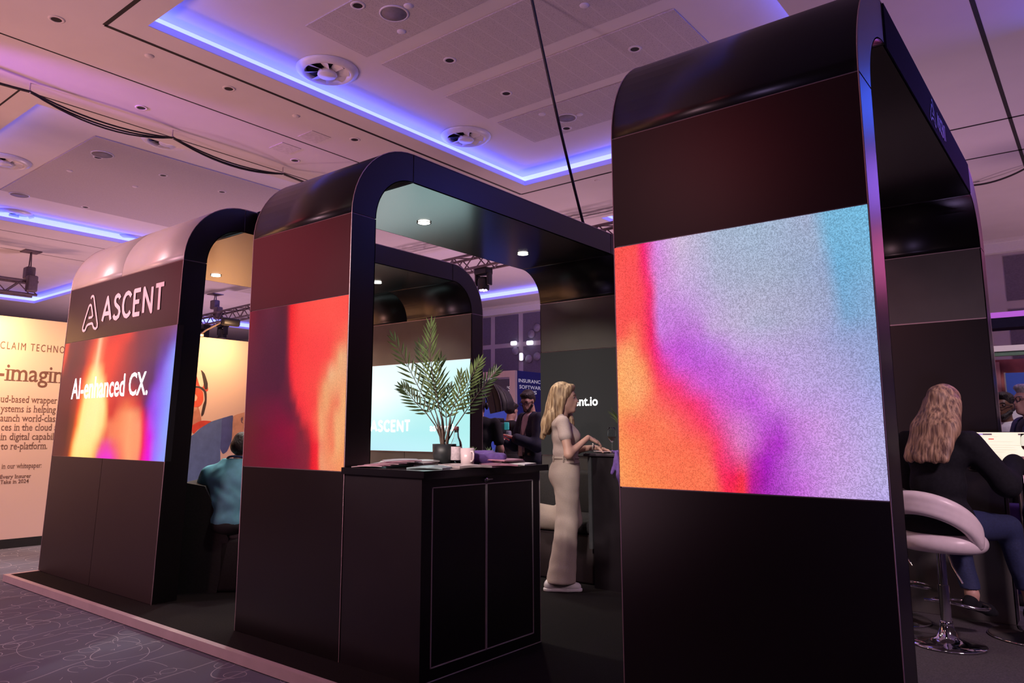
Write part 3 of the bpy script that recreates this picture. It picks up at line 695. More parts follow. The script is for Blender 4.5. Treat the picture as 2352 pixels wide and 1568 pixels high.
BIG = rows('''
0: 0=ff554b .05=ff524c .1=ff5050 .135=f51e6e .17=e05ab0 .2=d78ce1 .25=d0a8dc .3=cdb9d7 .45=a5b4cd .6=a0b4cd .7=a0b2cc .8=a0aac8 .86=78b4d7 .93=74b6da 1=73b9dc
.1: 0=ff5850 .1=ff4e54 .145=f5246e .18=d878cc .22=d08ed8 .3=cab0da .45=aab2cd .6=a2b2cc .72=a0aecb .82=9cabc8 .87=74b0d4 1=76b4da
.2: 0=ff5a55 .06=ff544f .12=ff4b55 .165=f5286e .2=cd8cd7 .25=cc98d9 .3=c8a5dc .38=bcaad6 .45=afafcd .55=a8afca .65=a5afc8 .75=9daac6 .84=96a5c8 .89=6eaad2 1=78afd2
.3: 0=ff5650 .06=ff5050 .12=ff4855 .16=ec2868 .2=c97edb .3=c286d8 .4=c0a2d8 .5=b6aed0 .6=b0aeca .75=a6a9c8 .85=9ca6c8 .9=76a8d0 1=80a8cf
.38: 0=ff5550 .05=ff6452 .08=ff7857 .13=ff4655 .165=eb1964 .2=c878d7 .3=be6ed2 .37=be7cd4 .42=c3a5d7 .52=bcaed2 .6=afafcd .75=aaa9ca .85=a0a5cd .91=7ca5cd 1=82a5cd
.45: 0=ff9664 .06=ffa569 .09=ff8c60 .12=ff5a55 .15=fa3c5a .18=eb2882 .22=cd5ad2 .3=be55d2 .4=be73dc .46=c088da .52=c3a5dc .6=bca6d7 .7=b4a5d2 .8=aaa2d0 .88=96a0cd 1=8ca0cd
.52: 0=ffa464 .06=ffa86a .12=ff965f .15=ff5c58 .18=fa3268 .22=e63c98 .27=cd58ce .35=c05ad4 .45=be66d6 .55=c08cda .65=be9edb .8=b0a2d4 .9=a0a0d0 1=92a2d0
.6: 0=ffa564 .08=ffaa6e .14=ff9060 .18=ff5058 .22=fa3c64 .28=f03c84 .33=dc54b8 .38=cc5ccc .45=c35fd3 .55=c070d8 .63=c88cdc .7=be9edc .82=b2a0d7 .92=a5a0d2 1=98a4d6
.67: 0=ffa15e .08=ff9e62 .14=ff7a58 .2=ff5f5a .27=ff4660 .33=f8376e .38=ea4094 .43=d75ac0 .5=c560cf .57=bf58d5 .65=c882dc .74=c096dc .85=b89edb 1=a5a5dc
.75: 0=ff8c55 .06=ff6e50 .12=ff7350 .2=ff7855 .27=ff645a .33=ff4c60 .38=f83768 .43=e24c96 .48=d86cbc .54=cd78cd .6=be5ad2 .66=b450cd .72=c47cd6 .8=c896dc .9=b8a2dc 1=afaadc
.82: 0=ff9255 .06=ff8452 .14=ff7450 .22=ff7250 .3=ff6852 .37=ff5c57 .42=fa3c64 .46=e65094 .51=da78bc .56=cc66c6 .61=b43cc0 .66=a82cc0 .72=c276d6 .82=c698dc 1=afaadc
.88: 0=ff9658 .1=ff7d50 .2=ff7350 .3=ff7050 .38=ff6855 .42=fa3860 .47=e64080 .52=dc5a96 .56=b830a8 .61=a51ebe .66=b44cc8 .73=c07cd7 .85=c49bdc 1=b2aadc
.94: 0=ff9a5a .1=ff8250 .25=ff7350 .36=ff7652 .4=ff6e55 .43=fa325a .48=f01e5a .515=f53246 .55=be1e96 .6=a21eaf .66=b04cc6 .74=c476d7 .85=c39bdc 1=b4aadc
1: 0=ff965a .1=ff8c50 .25=ff7850 .4=ff6e50 .45=fa2850 .49=fa3248 .515=fa3c3c .545=af1e8c .6=a52cb4 .66=af4cc4 .72=c464d7 .85=c3a0dc 1=b4a5e1''')
MID = rows('''
0: 0=78192a .1=5a192d .25=5f2337 .36=501e2d .405=5a1e2d .425=a01e2d .45=eb1e28 .55=ff4641 .7=ff4e44 .85=ff5046 1=ff4b41
.12: 0=701c2e .1=5a1b30 .25=542036 .38=4e1d30 .41=5c1e30 .432=a81f30 .455=ec2029 .55=fd423e .7=ff4a42 .85=ff4e44 1=fc4c44
.25: 0=641e32 .2=501c32 .4=4b1932 .415=581a30 .44=a01e32 .462=f0232d .5=f63236 .6=fa3c3c .75=fc4040 .85=fa4641 .93=f65a48 1=f06e50
.35: 0=601e32 .2=4e1a32 .4=4b1932 .44=801c32 .465=e82032 .5=f63236 .6=fa3c3c .75=fa3e3e .84=fa4842 .9=f07a58 .94=ebaa78 1=e1a078
.45: 0=581a32 .2=501832 .4=4c1832 .45=701a32 .48=e01e32 .52=f8323a .62=fa3c3c .74=fa4440 .81=f06a50 .86=ebb082 .92=eca878 1=e8a478
.52: 0=561934 .2=521632 .35=4e1632 .46=641a32 .49=b81e32 .52=f63038 .6=fa3a3c .72=f8463f .77=ee6e50 .81=eba06e .88=eba272 .95=eea070 1=f0a06e
.62: 0=581b2c .2=641430 .35=6a1034 .48=5c1732 .53=801c32 .56=f02c38 .65=fa383c .73=f5443e .77=eb8c60 .83=eca06c .88=ec8058 .93=ec7858 .97=f0a670 1=f0aa70
.7: 0=5e1e26 .2=6a1230 .4=780a32 .5=6e1032 .57=7a1c32 .61=e02a36 .68=fa3c3e .745=f86048 .78=f0a06e .84=ee8a60 .88=ec7656 .92=f0a470 1=f0aa70
.78: 0=5f1e23 .2=690f28 .4=820532 .52=8c0a32 .6=741c30 .66=a8202e .7=f02a34 .75=fa5046 .79=f0a06e .87=f07855 .9=f08860 .93=f0aa73 1=f0a56e
.86: 0=5c1a20 .2=6c0c2a .4=7a0c32 .5=820a32 .62=7d1e32 .68=8a1e30 .705=dc1428 .76=f52434 .785=eb8264 .84=f08a60 .9=f07855 .935=f0aa73 1=f0a064
.94: 0=5a1923 .3=6e0a28 .5=78102f .66=821e32 .69=a01c2e .715=e11428 .765=f5282f .79=eb966e .86=f08e62 .92=f09a68 1=f59660
1: 0=5a1923 .3=6e0a28 .5=731432 .66=821e32 .69=a01c2e .715=e11428 .77=f52832 .8=eb966e .9=f08c64 1=f5965f''')
LEFT = rows('''
0: 0=c8463c .03=eb5041 .06=783c41 .13=783840 .2=78373c .25=963a3a .29=c84440 .33=f05a41 .36=ffbe96 .395=f06e50 .45=e1413c .55=e6443c .62=eb463c .66=c04442 .7=8c3c46 .8=783f4c .9=7a4560 1=825078
.1: 0=eb4e43 .025=e8503f .05=803a3c .12=70373c .2=7a383c .25=b4403c .29=e4543f .33=f57e5a .355=ffcaa0 .385=f07a58 .43=f04a3c .52=f5483c .58=d8443e .64=a83f42 .72=803c48 .85=6c3c54 .94=6c4078 1=7a5ab4
.2: 0=eb5546 .03=963c3c .08=6e373c .16=743739 .22=82373c .26=d8483a .29=f0603f .325=faa070 .35=ffd7a0 .38=f58c62 .42=f5503c .5=f54b3c .57=d0443f .63=a83f41 .72=803c4b .85=663c58 .93=6a46a0 .965=7c6ed8 1=8c96fa
.3: 0=743538 .1=70343a .2=88383a .235=dc4a37 .27=f5783f .3=ffc878 .33=fff0a0 .37=ffe8a0 .41=fab46e .44=f0553f .5=eb483c .56=c8423e .63=a43c40 .75=703750 .85=603466 .91=7048b8 .95=8a78ee 1=8ca0fa
.4: 0=6e3237 .12=743436 .19=983a36 .22=eb4632 .255=fa9050 .28=ffe08c .32=fff0a0 .38=fff5a5 .42=fff0a0 .445=fabc70 .47=eb503c .53=c8423e .6=aa3c41 .7=823a48 .78=663750 .85=5f3264 .9=824bd0 .94=8c78f0 1=8ca0fa
.5: 0=6c3234 .12=703232 .19=a03a30 .22=eb4828 .25=fa9a50 .275=ffe892 .32=fff0a0 .38=fff5a5 .44=fff0a0 .465=fabc70 .49=e84a3a .56=d43f3a .62=d2413c .7=c83f3e .76=8a303c .82=6a2c60 .87=8c4bde .92=8c70f2 1=8ca0fa
.58: 0=693230 .12=6e2f2d .185=a03c2c .215=eb4b28 .245=faa858 .27=ffea94 .32=fff0a0 .4=fff0a5 .46=ffe898 .485=faa860 .505=dc4034 .56=cc3832 .6=e0543f .66=ee7048 .71=ea5c44 .77=c83040 .805=76245a .84=7c38c0 .88=9650e8 .93=8c74f8 1=8ca0fa
.65: 0=663230 .12=662d2a .185=98402a .21=ee5428 .24=fab45a .265=ffea94 .32=ffeea0 .4=fff0a2 .46=ffe292 .49=fab068 .515=d83a30 .545=d43e34 .58=f06848 .63=f58a5c .7=faa06e .76=f08c62 .8=eb2c48 .825=a81c78 .855=a83cd8 .9=9058f0 .95=8c84fa 1=8ca2fa
.73: 0=643230 .12=602d28 .18=8c4228 .21=f05a28 .24=fac060 .26=ffeb94 .32=ffeca0 .4=fff0a0 .46=ffde8e .49=fab068 .52=f07a54 .57=f57e56 .62=f58a5c .7=faa06e .78=fa966e .81=f03050 .835=e0148c .865=be3ce6 .91=9464f4 .96=8c90fa 1=8ca5fa
.82: 0=643230 .12=623028 .175=904028 .2=f06e32 .23=fad078 .26=ffeb96 .32=ffeb98 .4=ffeb96 .44=ffd88a .475=f09c62 .51=eb5f4b .55=f07c5a .6=f5825a .7=faa06e .79=fa9669 .82=f02850 .845=e614a8 .875=d018e0 .92=9a66f6 .97=8c9cfa 1=91a0fa
.9: 0=623230 .12=62302a .17=8c4028 .19=f07832 .22=fad880 .25=ffeb94 .32=ffeb94 .38=ffe590 .42=fac87c .455=f08a60 .48=ee4a8c .53=eb46a0 .58=f05a70 .64=f57e5c .7=faa06e .79=fa9669 .825=f01c58 .845=ee14a0 .875=e016dc .92=9c6ef8 1=91a2fa
1: 0=5f302d .1=643028 .16=843828 .185=eb6e28 .215=ffd87c .25=ffe48c .33=ffe182 .39=fad07c .425=f5a05a .455=e63cb4 .5=ee34c8 .56=f032d2 .6=f04698 .66=f5745e .72=faa06e .79=fa8c69 .82=f0146e .845=f214b4 .88=e10adc .92=9b6efa .97=8c9cfa 1=8ca0fa''')
def front_loc(w): return lambda u, v, d: Vector((.004 + u * (w - .008), -.002 + d, 2.008 - v * 1.001))
screen(A3, 'led_screen', 1, 1, front_loc(1.0), BIG, .019, attr_screen('led_big', 1.0, .0036, .28), 'big LED screen of orange, magenta and pale blue', None, 110, 110)
screen(A2, 'led_screen', 1, 1, front_loc(1.003), MID, .017, attr_screen('led_mid', 1.0, .0036, .12), 'crimson and orange LED screen', None, 100, 100)
s1 = screen(A1, 'led_screen', 2, 1, front_loc(2.0), LEFT, .014, attr_screen('led_left', 1.05, .0036, .05), 'fiery LED screen reading AI-enhanced CX.', W1, 150, 90)
def on1(u, v): p = at(u, v, 1, YF); return p.x + 7.215, p.z
# writing on the left arch: screen headline
mb = MB(); a = at(157, 926, 1, YF); b = at(330, 918, 1, YF)
put_text(mb, 'AI-enhanced CX.', (a.x + 7.215 + .06, -.003, 1.505), (1, 0, 0), (0, 0, 1), (b.x - a.x), .185, .012, lift=.002)
mb.build('headline_text', M_glow, s1)
STROKES = {'A': [[(0, 0), (.37, 1), (.74, 0)], [(.13, .3), (.61, .3)]], 'E': [[(.52, 1), (.04, 1), (.04, 0), (.52, 0)], [(.04, .52), (.45, .52)]], 'N': [[(.04, 0), (.04, 1), (.66, 0), (.66, 1)]], 'T': [[(0, 1), (.6, 1)], [(.3, 1), (.3, 0)]],
           'S': [[(.50, .84), (.42, .95), (.28, 1.0), (.12, .93), (.07, .77), (.14, .62), (.30, .52), (.46, .42), (.52, .25), (.45, .08), (.27, 0), (.10, .05), (.02, .17)]],
           'C': [[(.66, .82), (.55, .94), (.40, 1.0), (.22, .95), (.08, .78), (.03, .5), (.08, .22), (.22, .05), (.40, 0), (.55, .06), (.66, .18)]]}
ADV = {'A': .74, 'E': .54, 'N': .70, 'T': .60, 'S': .54, 'C': .68}
def word(mb, s, O, U, V, width, h, stroke, depth=.003, sp=.22):
    tot = sum(ADV[c] for c in s) + sp * (len(s) - 1); sx = width / tot; x = 0; U, V = Vector(U), Vector(V)
    for c in s:
        for j, pl in enumerate(STROKES[c]): mb.ribbon([((x + p[0]) * sx, p[1] * h) for p in pl], stroke, O, U, V, depth + .0008 * j)
        x += ADV[c] + sp
LOGO = [(824, 926), (829, 908), (838, 900), (848, 905), (852, 922), (862, 1010), (880, 1150), (878, 1178), (866, 1195), (852, 1192), (843, 1178), (838, 1152), (828, 1146), (796, 1158), (784, 1172), (772, 1205), (760, 1216), (749, 1210), (748, 1190), (770, 1110), (808, 990), (818, 980), (828, 988), (836, 1050), (838, 1078), (830, 1091), (802, 1098)]
lg = [on1(u / 3.92, 450 + v / 3.92) for u, v in LOGO]
q = MB(); q.ribbon(lg, .021, (0, -.001, 0), (1, 0, 0), (0, 0, 1), .003); q.build('logo_sign', M_sign, A1, 'pinkish white outline emblem')
q = MB(); l0, l1 = on1(236, 732), on1(375, 704)
word(q, 'ASCENT', (l0[0], -.001, 2.15), (1, 0, 0), (0, 0, 1), l1[0] - l0[0], .195, .036); q.build('name_sign', M_sign, A1, 'pinkish white lettering reading ASCENT')
# dim emblem and name on the nearest arch's fascia
M_dim = mat('violet_grey_lettering', (.42, .32, .56), .5, noise=.03)
def on3(u, v): p = at(u, v, 0, -.56); return p.y - YF, p.z
q = MB(); xs_ = [p[0] for p in lg]; zs_ = [p[1] for p in lg]; y0, y1 = on3(2134, 240)[0], on3(2143, 262)[0] + .06
q.ribbon([(y0 + (p[0] - min(xs_)) / (max(xs_) - min(xs_)) * (y1 - y0), 2.835 + (p[1] - min(zs_)) / (max(zs_) - min(zs_)) * .13) for p in lg], .011, (1.0065, 0, 0), (0, 1, 0), (0, 0, 1), .002)
q.build('logo_sign', M_dim, A3, 'small dim emblem on the fascia')
q = MB(); word(q, 'ASCENT', (1.0065, y1 + .05, 2.855), (0, 1, 0), (0, 0, 1), on3(2171, 316)[0] - y1 - .05, .085, .016, .002); q.build('name_sign', M_dim, A3, 'small dim lettering reading ASCENT')
# inner displays on the rear walls
B = DEP - TH - .008
TEAL = rows('''
0: 0=e6f5f5 .3=dff8fa .6=def4f8 1=cfeef2
.35: 0=f0faf8 .3=eefcfc .6=d2f2f0 1=b6e8e6
.6: 0=d8f0ee .3=d6f2f2 .6=b4e6e6 1=a6e2e2
.8: 0=b8e6ea .3=b2e4e8 .6=aae2e6 1=a8e2e2
1: 0=aadce6 .3=b2e0ec .6=b4e4ec 1=b2e6e8''')
screen(A1, 'display', 2, 1, lambda u, v, d: Vector((.006 + u * 1.988, B - .004 + d * .01, 2.006 - v * .998)), TEAL, .16, attr_screen('teal_display', 1.16), 'pale teal display reading ASCENT', None, 30, 20)
q = MB(); y_ = B - .006
a, b = at(853, 990, 1, YF + B), at(942, 987, 1, YF + B)
word(q, 'ASCENT', (a.x + 7.215, y_, 1.235), (1, 0, 0), (0, 0, 1), b.x - a.x, .115, .026, .002); q.build('name_text', M_glow, A1, 'white lettering reading ASCENT'); q = MB()
a, b = at(1000, 988, 1, YF + B), at(1053, 986, 1, YF + B); put_text(q, 'ascent.io', (b.x + 7.215, y_, 1.235), (1, 0, 0), (0, 0, 1), .42, .085, .018, align='r', lift=.002); q.build('web_text', M_glow, A1, 'white lettering reading ascent.io'); q = MB()
a = at(853, 990, 1, YF + B).x + 7.215
q.ribbon([(a - .35 + (p[0] - min(xs_)) / (max(xs_) - min(xs_)) * .2, 1.2 + (p[1] - min(zs_)) / (max(zs_) - min(zs_)) * .2) for p in lg], .016, (0, y_, 0), (1, 0, 0), (0, 0, 1), .002)
q.build('display_emblem', M_glow, A1, 'white outline emblem')
DARK = rows('''
0: 0=2e2d2e .5=302e2f 1=2a2829
.5: 0=343232 .5=363435 1=302e2e
1: 0=323131 .5=363535 1=2c2a2b''')
screen(A2, 'display', 1, 1, lambda u, v, d: Vector((.006 + u * .991, B - .004 + d * .01, 2.006 - v * .998)), DARK, .3, attr_screen('dark_display', .75), 'black display reading ascent.io', None, 10, 10)
q = MB(); b = at(1374, 927, 1, YF + B); put_text(q, 'ascent.io', (b.x + 4.303, B - .006, 1.475), (1, 0, 0), (0, 0, 1), .405, .088, .018, align='r', lift=.002); q.build('display_text', M_glow, A2, 'white lettering on the black display')
q = MB(); sheet([(B + .008, 2.003), (B + .008, 1.008)], .004, .996, .006, q); q.build('rear_wall_panel', M_satin, A3)
# soffit downlights, each with its own lamp
M_lampw = mat('warm_led_disc', (1, 1, 1), .4, emis=(1, .93, .82), es=14, noise=0)
def soffit_light(x, y, label, p=58, col=(1, .88, .72)):
    z = HT - TH - .006; t = thing('soffit_downlight', label, 'ceiling light', (x, y, z), 0, 'lit downlights under the arches')
    mb = MB(); mb.lathe([(.046, -.0005), (.047, -.0025), (.056, -.002), (.057, -.0003)]); mb.build('bezel', M_blackm, t)
    mb = MB(); mb.disc((0, 0, -.0015), .046); mb.build('lamp_disc', M_lampw, t, 'glowing lamp')
    lamp('downlight_lamp', 'SPOT', (x, y, z - .03), p, col, (x, y, 0), .04, 125, .6)
soffit_light(-3.88, 3.96, 'lit downlight under the middle arch, nearer the camera'); soffit_light(-3.9, 5.25, 'lit downlight under the middle arch, nearer its rear wall')
soffit_light(-5.89, 5.31, 'lit downlight under the left arch, half hidden by the middle arch', 58); soffit_light(-6.91, 4.02, 'lit downlight under the left arch above the pale picture wall', 50, (1, .8, .55))
soffit_light(-5.9, 4.05, 'assumed lit downlight hidden in the left arch beside the header beam', 120, (1, .92, .84)); soffit_light(-6.91, 5.31, 'assumed lit downlight hidden at the rear of the left arch', 45, (1, .8, .55))  # hidden pair is assumed, the first strengthened to light the seated man
soffit_light(-1.07, 4.4, 'lit downlight under the tall nearest arch', 7)
# ================================================================ COUNTER AND WHAT STANDS ON IT
M_cab = mat('black_counter_laminate', (.014, .011, .014), .32, noise=.1, nscale=8, ior=1.5)
M_line = mat('pinkish_metal_edge', (.78, .68, .71), .4, .25, noise=.04)
t = thing('reception_counter', 'black two-door counter standing against the middle arch', 'counter', (-2.985, 3.28, 0))
# local: x from -.31 (arch side) to .285 (door face), y from -.51 to .51
mb = MB(); mb.b2((-.312, -.512, 0), (.27, .512, .985)); mb.build('body', M_cab, t)
mb = MB(); mb.b2((-.318, -.535, .995), (.32, .56, 1.03)); mb.b2((-.31, -.512, .985), (.285, .512, .996)); mb.build('countertop', mat('gloss_black_top', (.012, .010, .013), .14, noise=.05), t)
fr = MB()
for a, b in (((.27, -.512, 0), (.285, -.44, .985)), ((.27, .44, 0), (.285, .512, .985)), ((.27, -.44, .945), (.285, .44, .985)), ((.27, -.44, 0), (.285, .44, .06))): fr.b2(a, b)
fr.build('face_frame', M_cab, t)
for ya, yb in ((-.436, .0), (.004, .44)):
    d = MB(); d.b2((.27, ya + .004, .066), (.283, yb - .004, .939)); o = d.build('door', M_cab, t)
    e = MB(); s_ = .005
    for a, b in (((.278, ya - .001, .062), (.2875, ya + s_, .944)), ((.278, yb - s_, .062), (.2875, yb, .944)), ((.278, ya, .062), (.2875, yb, .062 + s_)), ((.278, ya, .944 - s_), (.2875, yb, .944))): e.b2(a, b)
    e.build('edge_trim', M_line, o, 'thin pinkish metal edging')
e = MB(); e.b2((.283, -.51, .0), (.288, .512, .004)); e.b2((.283, .508, .0), (.287, .512, .985)); e.build('base_trim', M_line, t)
mb = MB(); mb.lathe([(0, .016), (.012, .016), (.015, .008), (.015, 0)], (.285, -.01, .965), 16, Matrix.Rotation(PI / 2, 3, 'Y')); mb.b2((.285, .006, .962), (.297, .045, .968)); mb.build('lock', M_chrome, t, 'chrome lock')
TOP = 1.031
# magazines and leaflets
cols = [(.62, .42, .46), (.70, .66, .68), (.45, .20, .28), (.12, .07, .09), (.55, .72, .74), (.66, .55, .55), (.30, .14, .20)]
Mm = [mat('printed_cover_%s' % n, c, .3, noise=.25, nscale=14) for n, c in zip(('rose', 'pale', 'wine', 'black', 'teal', 'beige', 'plum'), cols)]
def magazine(x, y, z, rz, w, h, th, m_, label, group, tilt=0):
    mb = MB(); c = []
    def top(u, v): return Vector(((u - .5) * w, (v - .5) * h, th + .004 * math.sin(u * PI) + tilt * u))
    mb.grid(top, 6, 2); mb.grid(lambda u, v: top(1 - u, v) - Vector((0, 0, th)), 6, 2)
    for v in (0, 1): mb.add([top(i / 6, v) - Vector((0, 0, k_ * th)) for i in range(7) for k_ in (0, 1)], [(2 * i, 2 * i + 1, 2 * i + 3, 2 * i + 2) for i in range(6)])
    for u in (0, 1): mb.add([top(u, 0), top(u, 1), top(u, 1) - Vector((0, 0, th)), top(u, 0) - Vector((0, 0, th))], [(0, 1, 2, 3)])
    o = mb.build('magazine', m_); o.location = (x, y, z); o.rotation_euler = (0, 0, rz)
    return tag(o, label, 'magazine', group)
fan = ('lowest leaflet of the rose fan at the left end of the counter', 'second leaflet from the bottom of the rose fan', 'third leaflet from the bottom of the rose fan', 'fourth leaflet from the bottom of the rose fan', 'second leaflet from the top of the rose fan', 'topmost leaflet of the rose fan at the left end of the counter')
for i, l in enumerate(fan): magazine(-3.19 + .012 * i, 2.93 + .022 * i, TOP + .0055 * i, .25 + .13 * i, .2, .27, .004, Mm[(0, 2, 0, 6, 0, 2)[i]], l, 'fanned leaflets at the left end of the counter', .006)
for i, (x, y, rz, m_, l) in enumerate(((-3.2, 3.21, .1, 1, 'lowest pale magazine beside the plant pot'), (-3.19, 3.22, .35, 5, 'middle beige magazine of the pile beside the plant pot'), (-3.21, 3.2, -.1, 1, 'topmost pale magazine of the pile beside the plant pot'))):
    magazine(x, y, TOP + .009 * i, rz, .21, .26, .008, Mm[m_], l, 'pale magazines beside the plant pot')
magazine(-2.87, 3.02, TOP, .45, .2, .27, .006, Mm[4], 'pale teal magazine lying in front of the plant pot', 'loose magazines along the counter front')
magazine(-2.80, 3.21, TOP, 1.2, .2, .27, .012, Mm[5], 'thick beige brochure lying in front of the mug', 'loose magazines along the counter front')
magazine(-2.79, 3.5, TOP, .9, .18, .24, .008, Mm[2], 'wine red booklet in front of the purple cloth', 'loose magazines along the counter front')
pile = ('lowest dark booklet of the pile at the right end of the counter', 'second dark booklet from the bottom of the right end pile', 'second booklet from the top of the right end pile', 'topmost wine red booklet of the right end pile')
for i, l in enumerate(pile): magazine(-2.93 + .012 * i, 3.70 - .018 * i, TOP + .0075 * i, -.2 + .12 * i, .2, .24, .0065, Mm[(1, 3, 3, 2)[i]], l, 'booklets piled at the right end of the counter')
magazine(-2.80, 3.71, TOP, .3, .16, .22, .005, Mm[1], 'pale leaflet lying at the right corner of the counter', 'loose magazines along the counter front')
# plants
M_leaf = mat('palm_leaf_green', (.10, .145, .048), .5, noise=.35, nscale=18)
M_leaf2 = mat('palm_leaf_dark', (.058, .092, .036), .5, noise=.3, nscale=18)
M_stem = mat('palm_stem_brown', (.10, .065, .05), .6, noise=.3)
M_pot = mat('charcoal_pot', (.022, .024, .026), .45, noise=.1)
def leaflet(mb, base, d, up, L_, w):
    d = d.normalized(); s_ = d.cross(up).normalized() * w
    p = [base, base + d * L_ * .35 + s_ * .8 - up * .0, base + d * L_ * .7 + s_ * .55 - up * L_ * .03, base + d * L_ - up * L_ * .12, base + d * L_ * .7 - s_ * .55 - up * L_ * .03, base + d * L_ * .35 - s_ * .8]
    q = [base + d * L_ * .35 - up * w * .5, base + d * L_ * .7 - up * (w * .4 + L_ * .03)]
    n = len(mb.v); mb.add(p + q, [(0, 1, 6), (1, 2, 7, 6), (2, 3, 7), (0, 6, 5), (6, 7, 4, 5), (7, 3, 4)])
def frond(parent, path, n, L_, w, m_, side, start=.3, name='frond'):
    """path: rachis points; leaflets leave both sides in the plane of `side`"""
    mb = MB(); mb.m = 1; N = len(path); mb.tube(path, .003, 5, True, [.0045 - .003 * i / (N - 1) for i in range(N)]); mb.m = 0
    for i in range(n):
        s_ = start + (1 - start) * (i + .5) / n; f = s_ * (N - 1); a = int(min(f, N - 2)); p = path[a].lerp(path[a + 1], f - a); tg = (path[a + 1] - path[a]).normalized()
        ll = L_ * (.55 + .45 * math.sin(PI * min(1, .15 + .8 * (i + .5) / n)))
        for q in (-1, 1):
            d = tg * (.62 + .35 * i / n) + side * q * (.75 - .35 * i / n) + Vector((random.uniform(-.08, .08), random.uniform(-.08, .08), random.uniform(-.06, .06)))
            up = side.cross(tg) * (1 if side.cross(tg).z > 0 else -1)
            leaflet(mb, p, d, up, ll * random.uniform(.9, 1.08), w)
    leaflet(mb, path[-1], (path[-1] - path[-2]), side.cross(path[-1] - path[-2]).normalized(), L_ * .6, w)
    return mb.build(name, [m_, M_stem], parent)
CR, CF, UPV = Vector((.77, .64, 0)), Vector((-.64, .77, 0)), Vector((0, 0, 1))     # across and away, seen from the aisle
pp = Vector((-3.13, 3.40, TOP))
t = thing('potted_palm', 'potted palm in a charcoal pot on the counter', 'plant', pp)
mb = MB(); mb.lathe([(0, 0), (.052, 0), (.06, .008), (.071, .06), (.073, .122), (.066, .122), (.062, .10), (0, .10)], (0, 0, 0), 28); mb.build('pot', M_pot, t)
PX = 1 / 343.
def plant_pt(u, v, dep): return CR * ((u - 988) * PX) + UPV * ((1067 - v) * PX * .985) + CF * dep
FR = [([(982, 1020), (972, 985), (958, 955), (930, 900), (905, 852), (878, 800)], .00, 15, .115, M_leaf, -1), ([(986, 1020), (982, 975), (972, 930), (962, 880), (955, 830), (958, 775)], -.03, 19, .125, M_leaf, 1),
      ([(985, 1020), (978, 985), (966, 950), (958, 910), (940, 860), (932, 815)], .06, 16, .12, M_leaf2, 1), ([(983, 1020), (968, 985), (950, 960), (930, 940), (915, 922), (902, 908)], -.05, 12, .10, M_leaf2, -1),
      ([(992, 1020), (1002, 985), (1015, 950), (1030, 915), (1045, 880), (1060, 850)], .02, 16, .105, M_leaf, 1), ([(994, 1020), (1012, 985), (1030, 958), (1052, 925), (1075, 893), (1096, 868)], .07, 16, .105, M_leaf2, -1),
      ([(988, 1020), (984, 985), (980, 950), (978, 915), (972, 878), (976, 845)], .05, 14, .115, M_leaf2, 1), ([(990, 1020), (996, 992), (1000, 965), (1012, 935), (1020, 905), (1022, 880)], -.04, 12, .09, M_leaf, 1),
      ([(986, 1020), (992, 988), (990, 958), (994, 930), (999, 905)], .03, 9, .08, M_leaf2, -1)]
for pts_, dep, n, L_, m_, sg in FR:
    P_ = [plant_pt(u, v, dep * (i / (len(pts_) - 1)) * 1.2) for i, (u, v) in enumerate(pts_)]
    P2 = []
    for i in range(len(P_) - 1):
        for s_ in (0, .5): P2.append(P_[i].lerp(P_[i + 1], s_))
    P2.append(P_[-1]); tg = (P_[-1] - P_[0]).normalized(); side = tg.cross(CF + UPV * .15 * sg + CR * .25 * sg).normalized()
    frond(t, P2, int(n * .85), L_, .0085, m_, side, .36)
for q in range(5):
    a = q * 1.26; mb = MB(); mb.tube([Vector((.015 * math.cos(a), .015 * math.sin(a), .1)), Vector((.03 * math.cos(a), .03 * math.sin(a), .2)), Vector((.05 * math.cos(a), .05 * math.sin(a), .285))], .008, 7, True, [.009, .008, .001]); mb.build('sheath', M_stem, t)
# bottle
b_ = Vector((-3.045, 3.415, TOP)); t = thing('glass_bottle', 'clear glass bottle with a dark cap and pale label between pot and mug', 'bottle', b_)
mb = MB(); mb.lathe([(0, .004), (.03, .002), (.034, .008), (.034, .118), (.030, .135), (.016, .165), (.0135, .19), (.0135, .212), (.0115, .212), (.0115, .19), (.014, .164), (.028, .134), (.0315, .117), (.0315, .012), (0, .008)], seg=32); mb.build('glass', mat('clear_glass', (.92, .96, .97), .03, trans=1, ior=1.3, noise=0), t)
mb = MB(); mb.lathe([(0, .228), (.0125, .228), (.0145, .224), (.0145, .205), (.0135, .205)], seg=24); mb.build('cap', mat('cap_maroon', (.12, .03, .04), .4), t, 'dark red cap')
mb = MB(); mb.lathe([(.0345, .028), (.0348, .03), (.0348, .105), (.0345, .107)], seg=32); mb.build('bottle_label', mat('pale_label', (.62, .50, .54), .6, noise=.18, nscale=60), t)
# mug
mp_ = Vector((-2.935, 3.39, TOP)); t = thing('mug', 'pinkish white mug standing beside the glass bottle', 'mug', mp_)
M_mug = mat('pale_pink_ceramic', (.78, .60, .62), .25, noise=.02)
mb = MB(); mb.lathe([(0, 0), (.036, 0), (.039, .004), (.0425, .1), (.040, .1), (.036, .01), (0, .008)], seg=32); mb.build('cup', M_mug, t)
hd = (CR * .55 - CF * .83); mb = MB(); mb.tube([hd * .038 + UPV * .08, hd * .06 + UPV * .082, hd * .068 + UPV * .066, hd * .066 + UPV * .04, hd * .055 + UPV * .026, hd * .036 + UPV * .024], .0055, 8); mb.build('handle', M_mug, t)
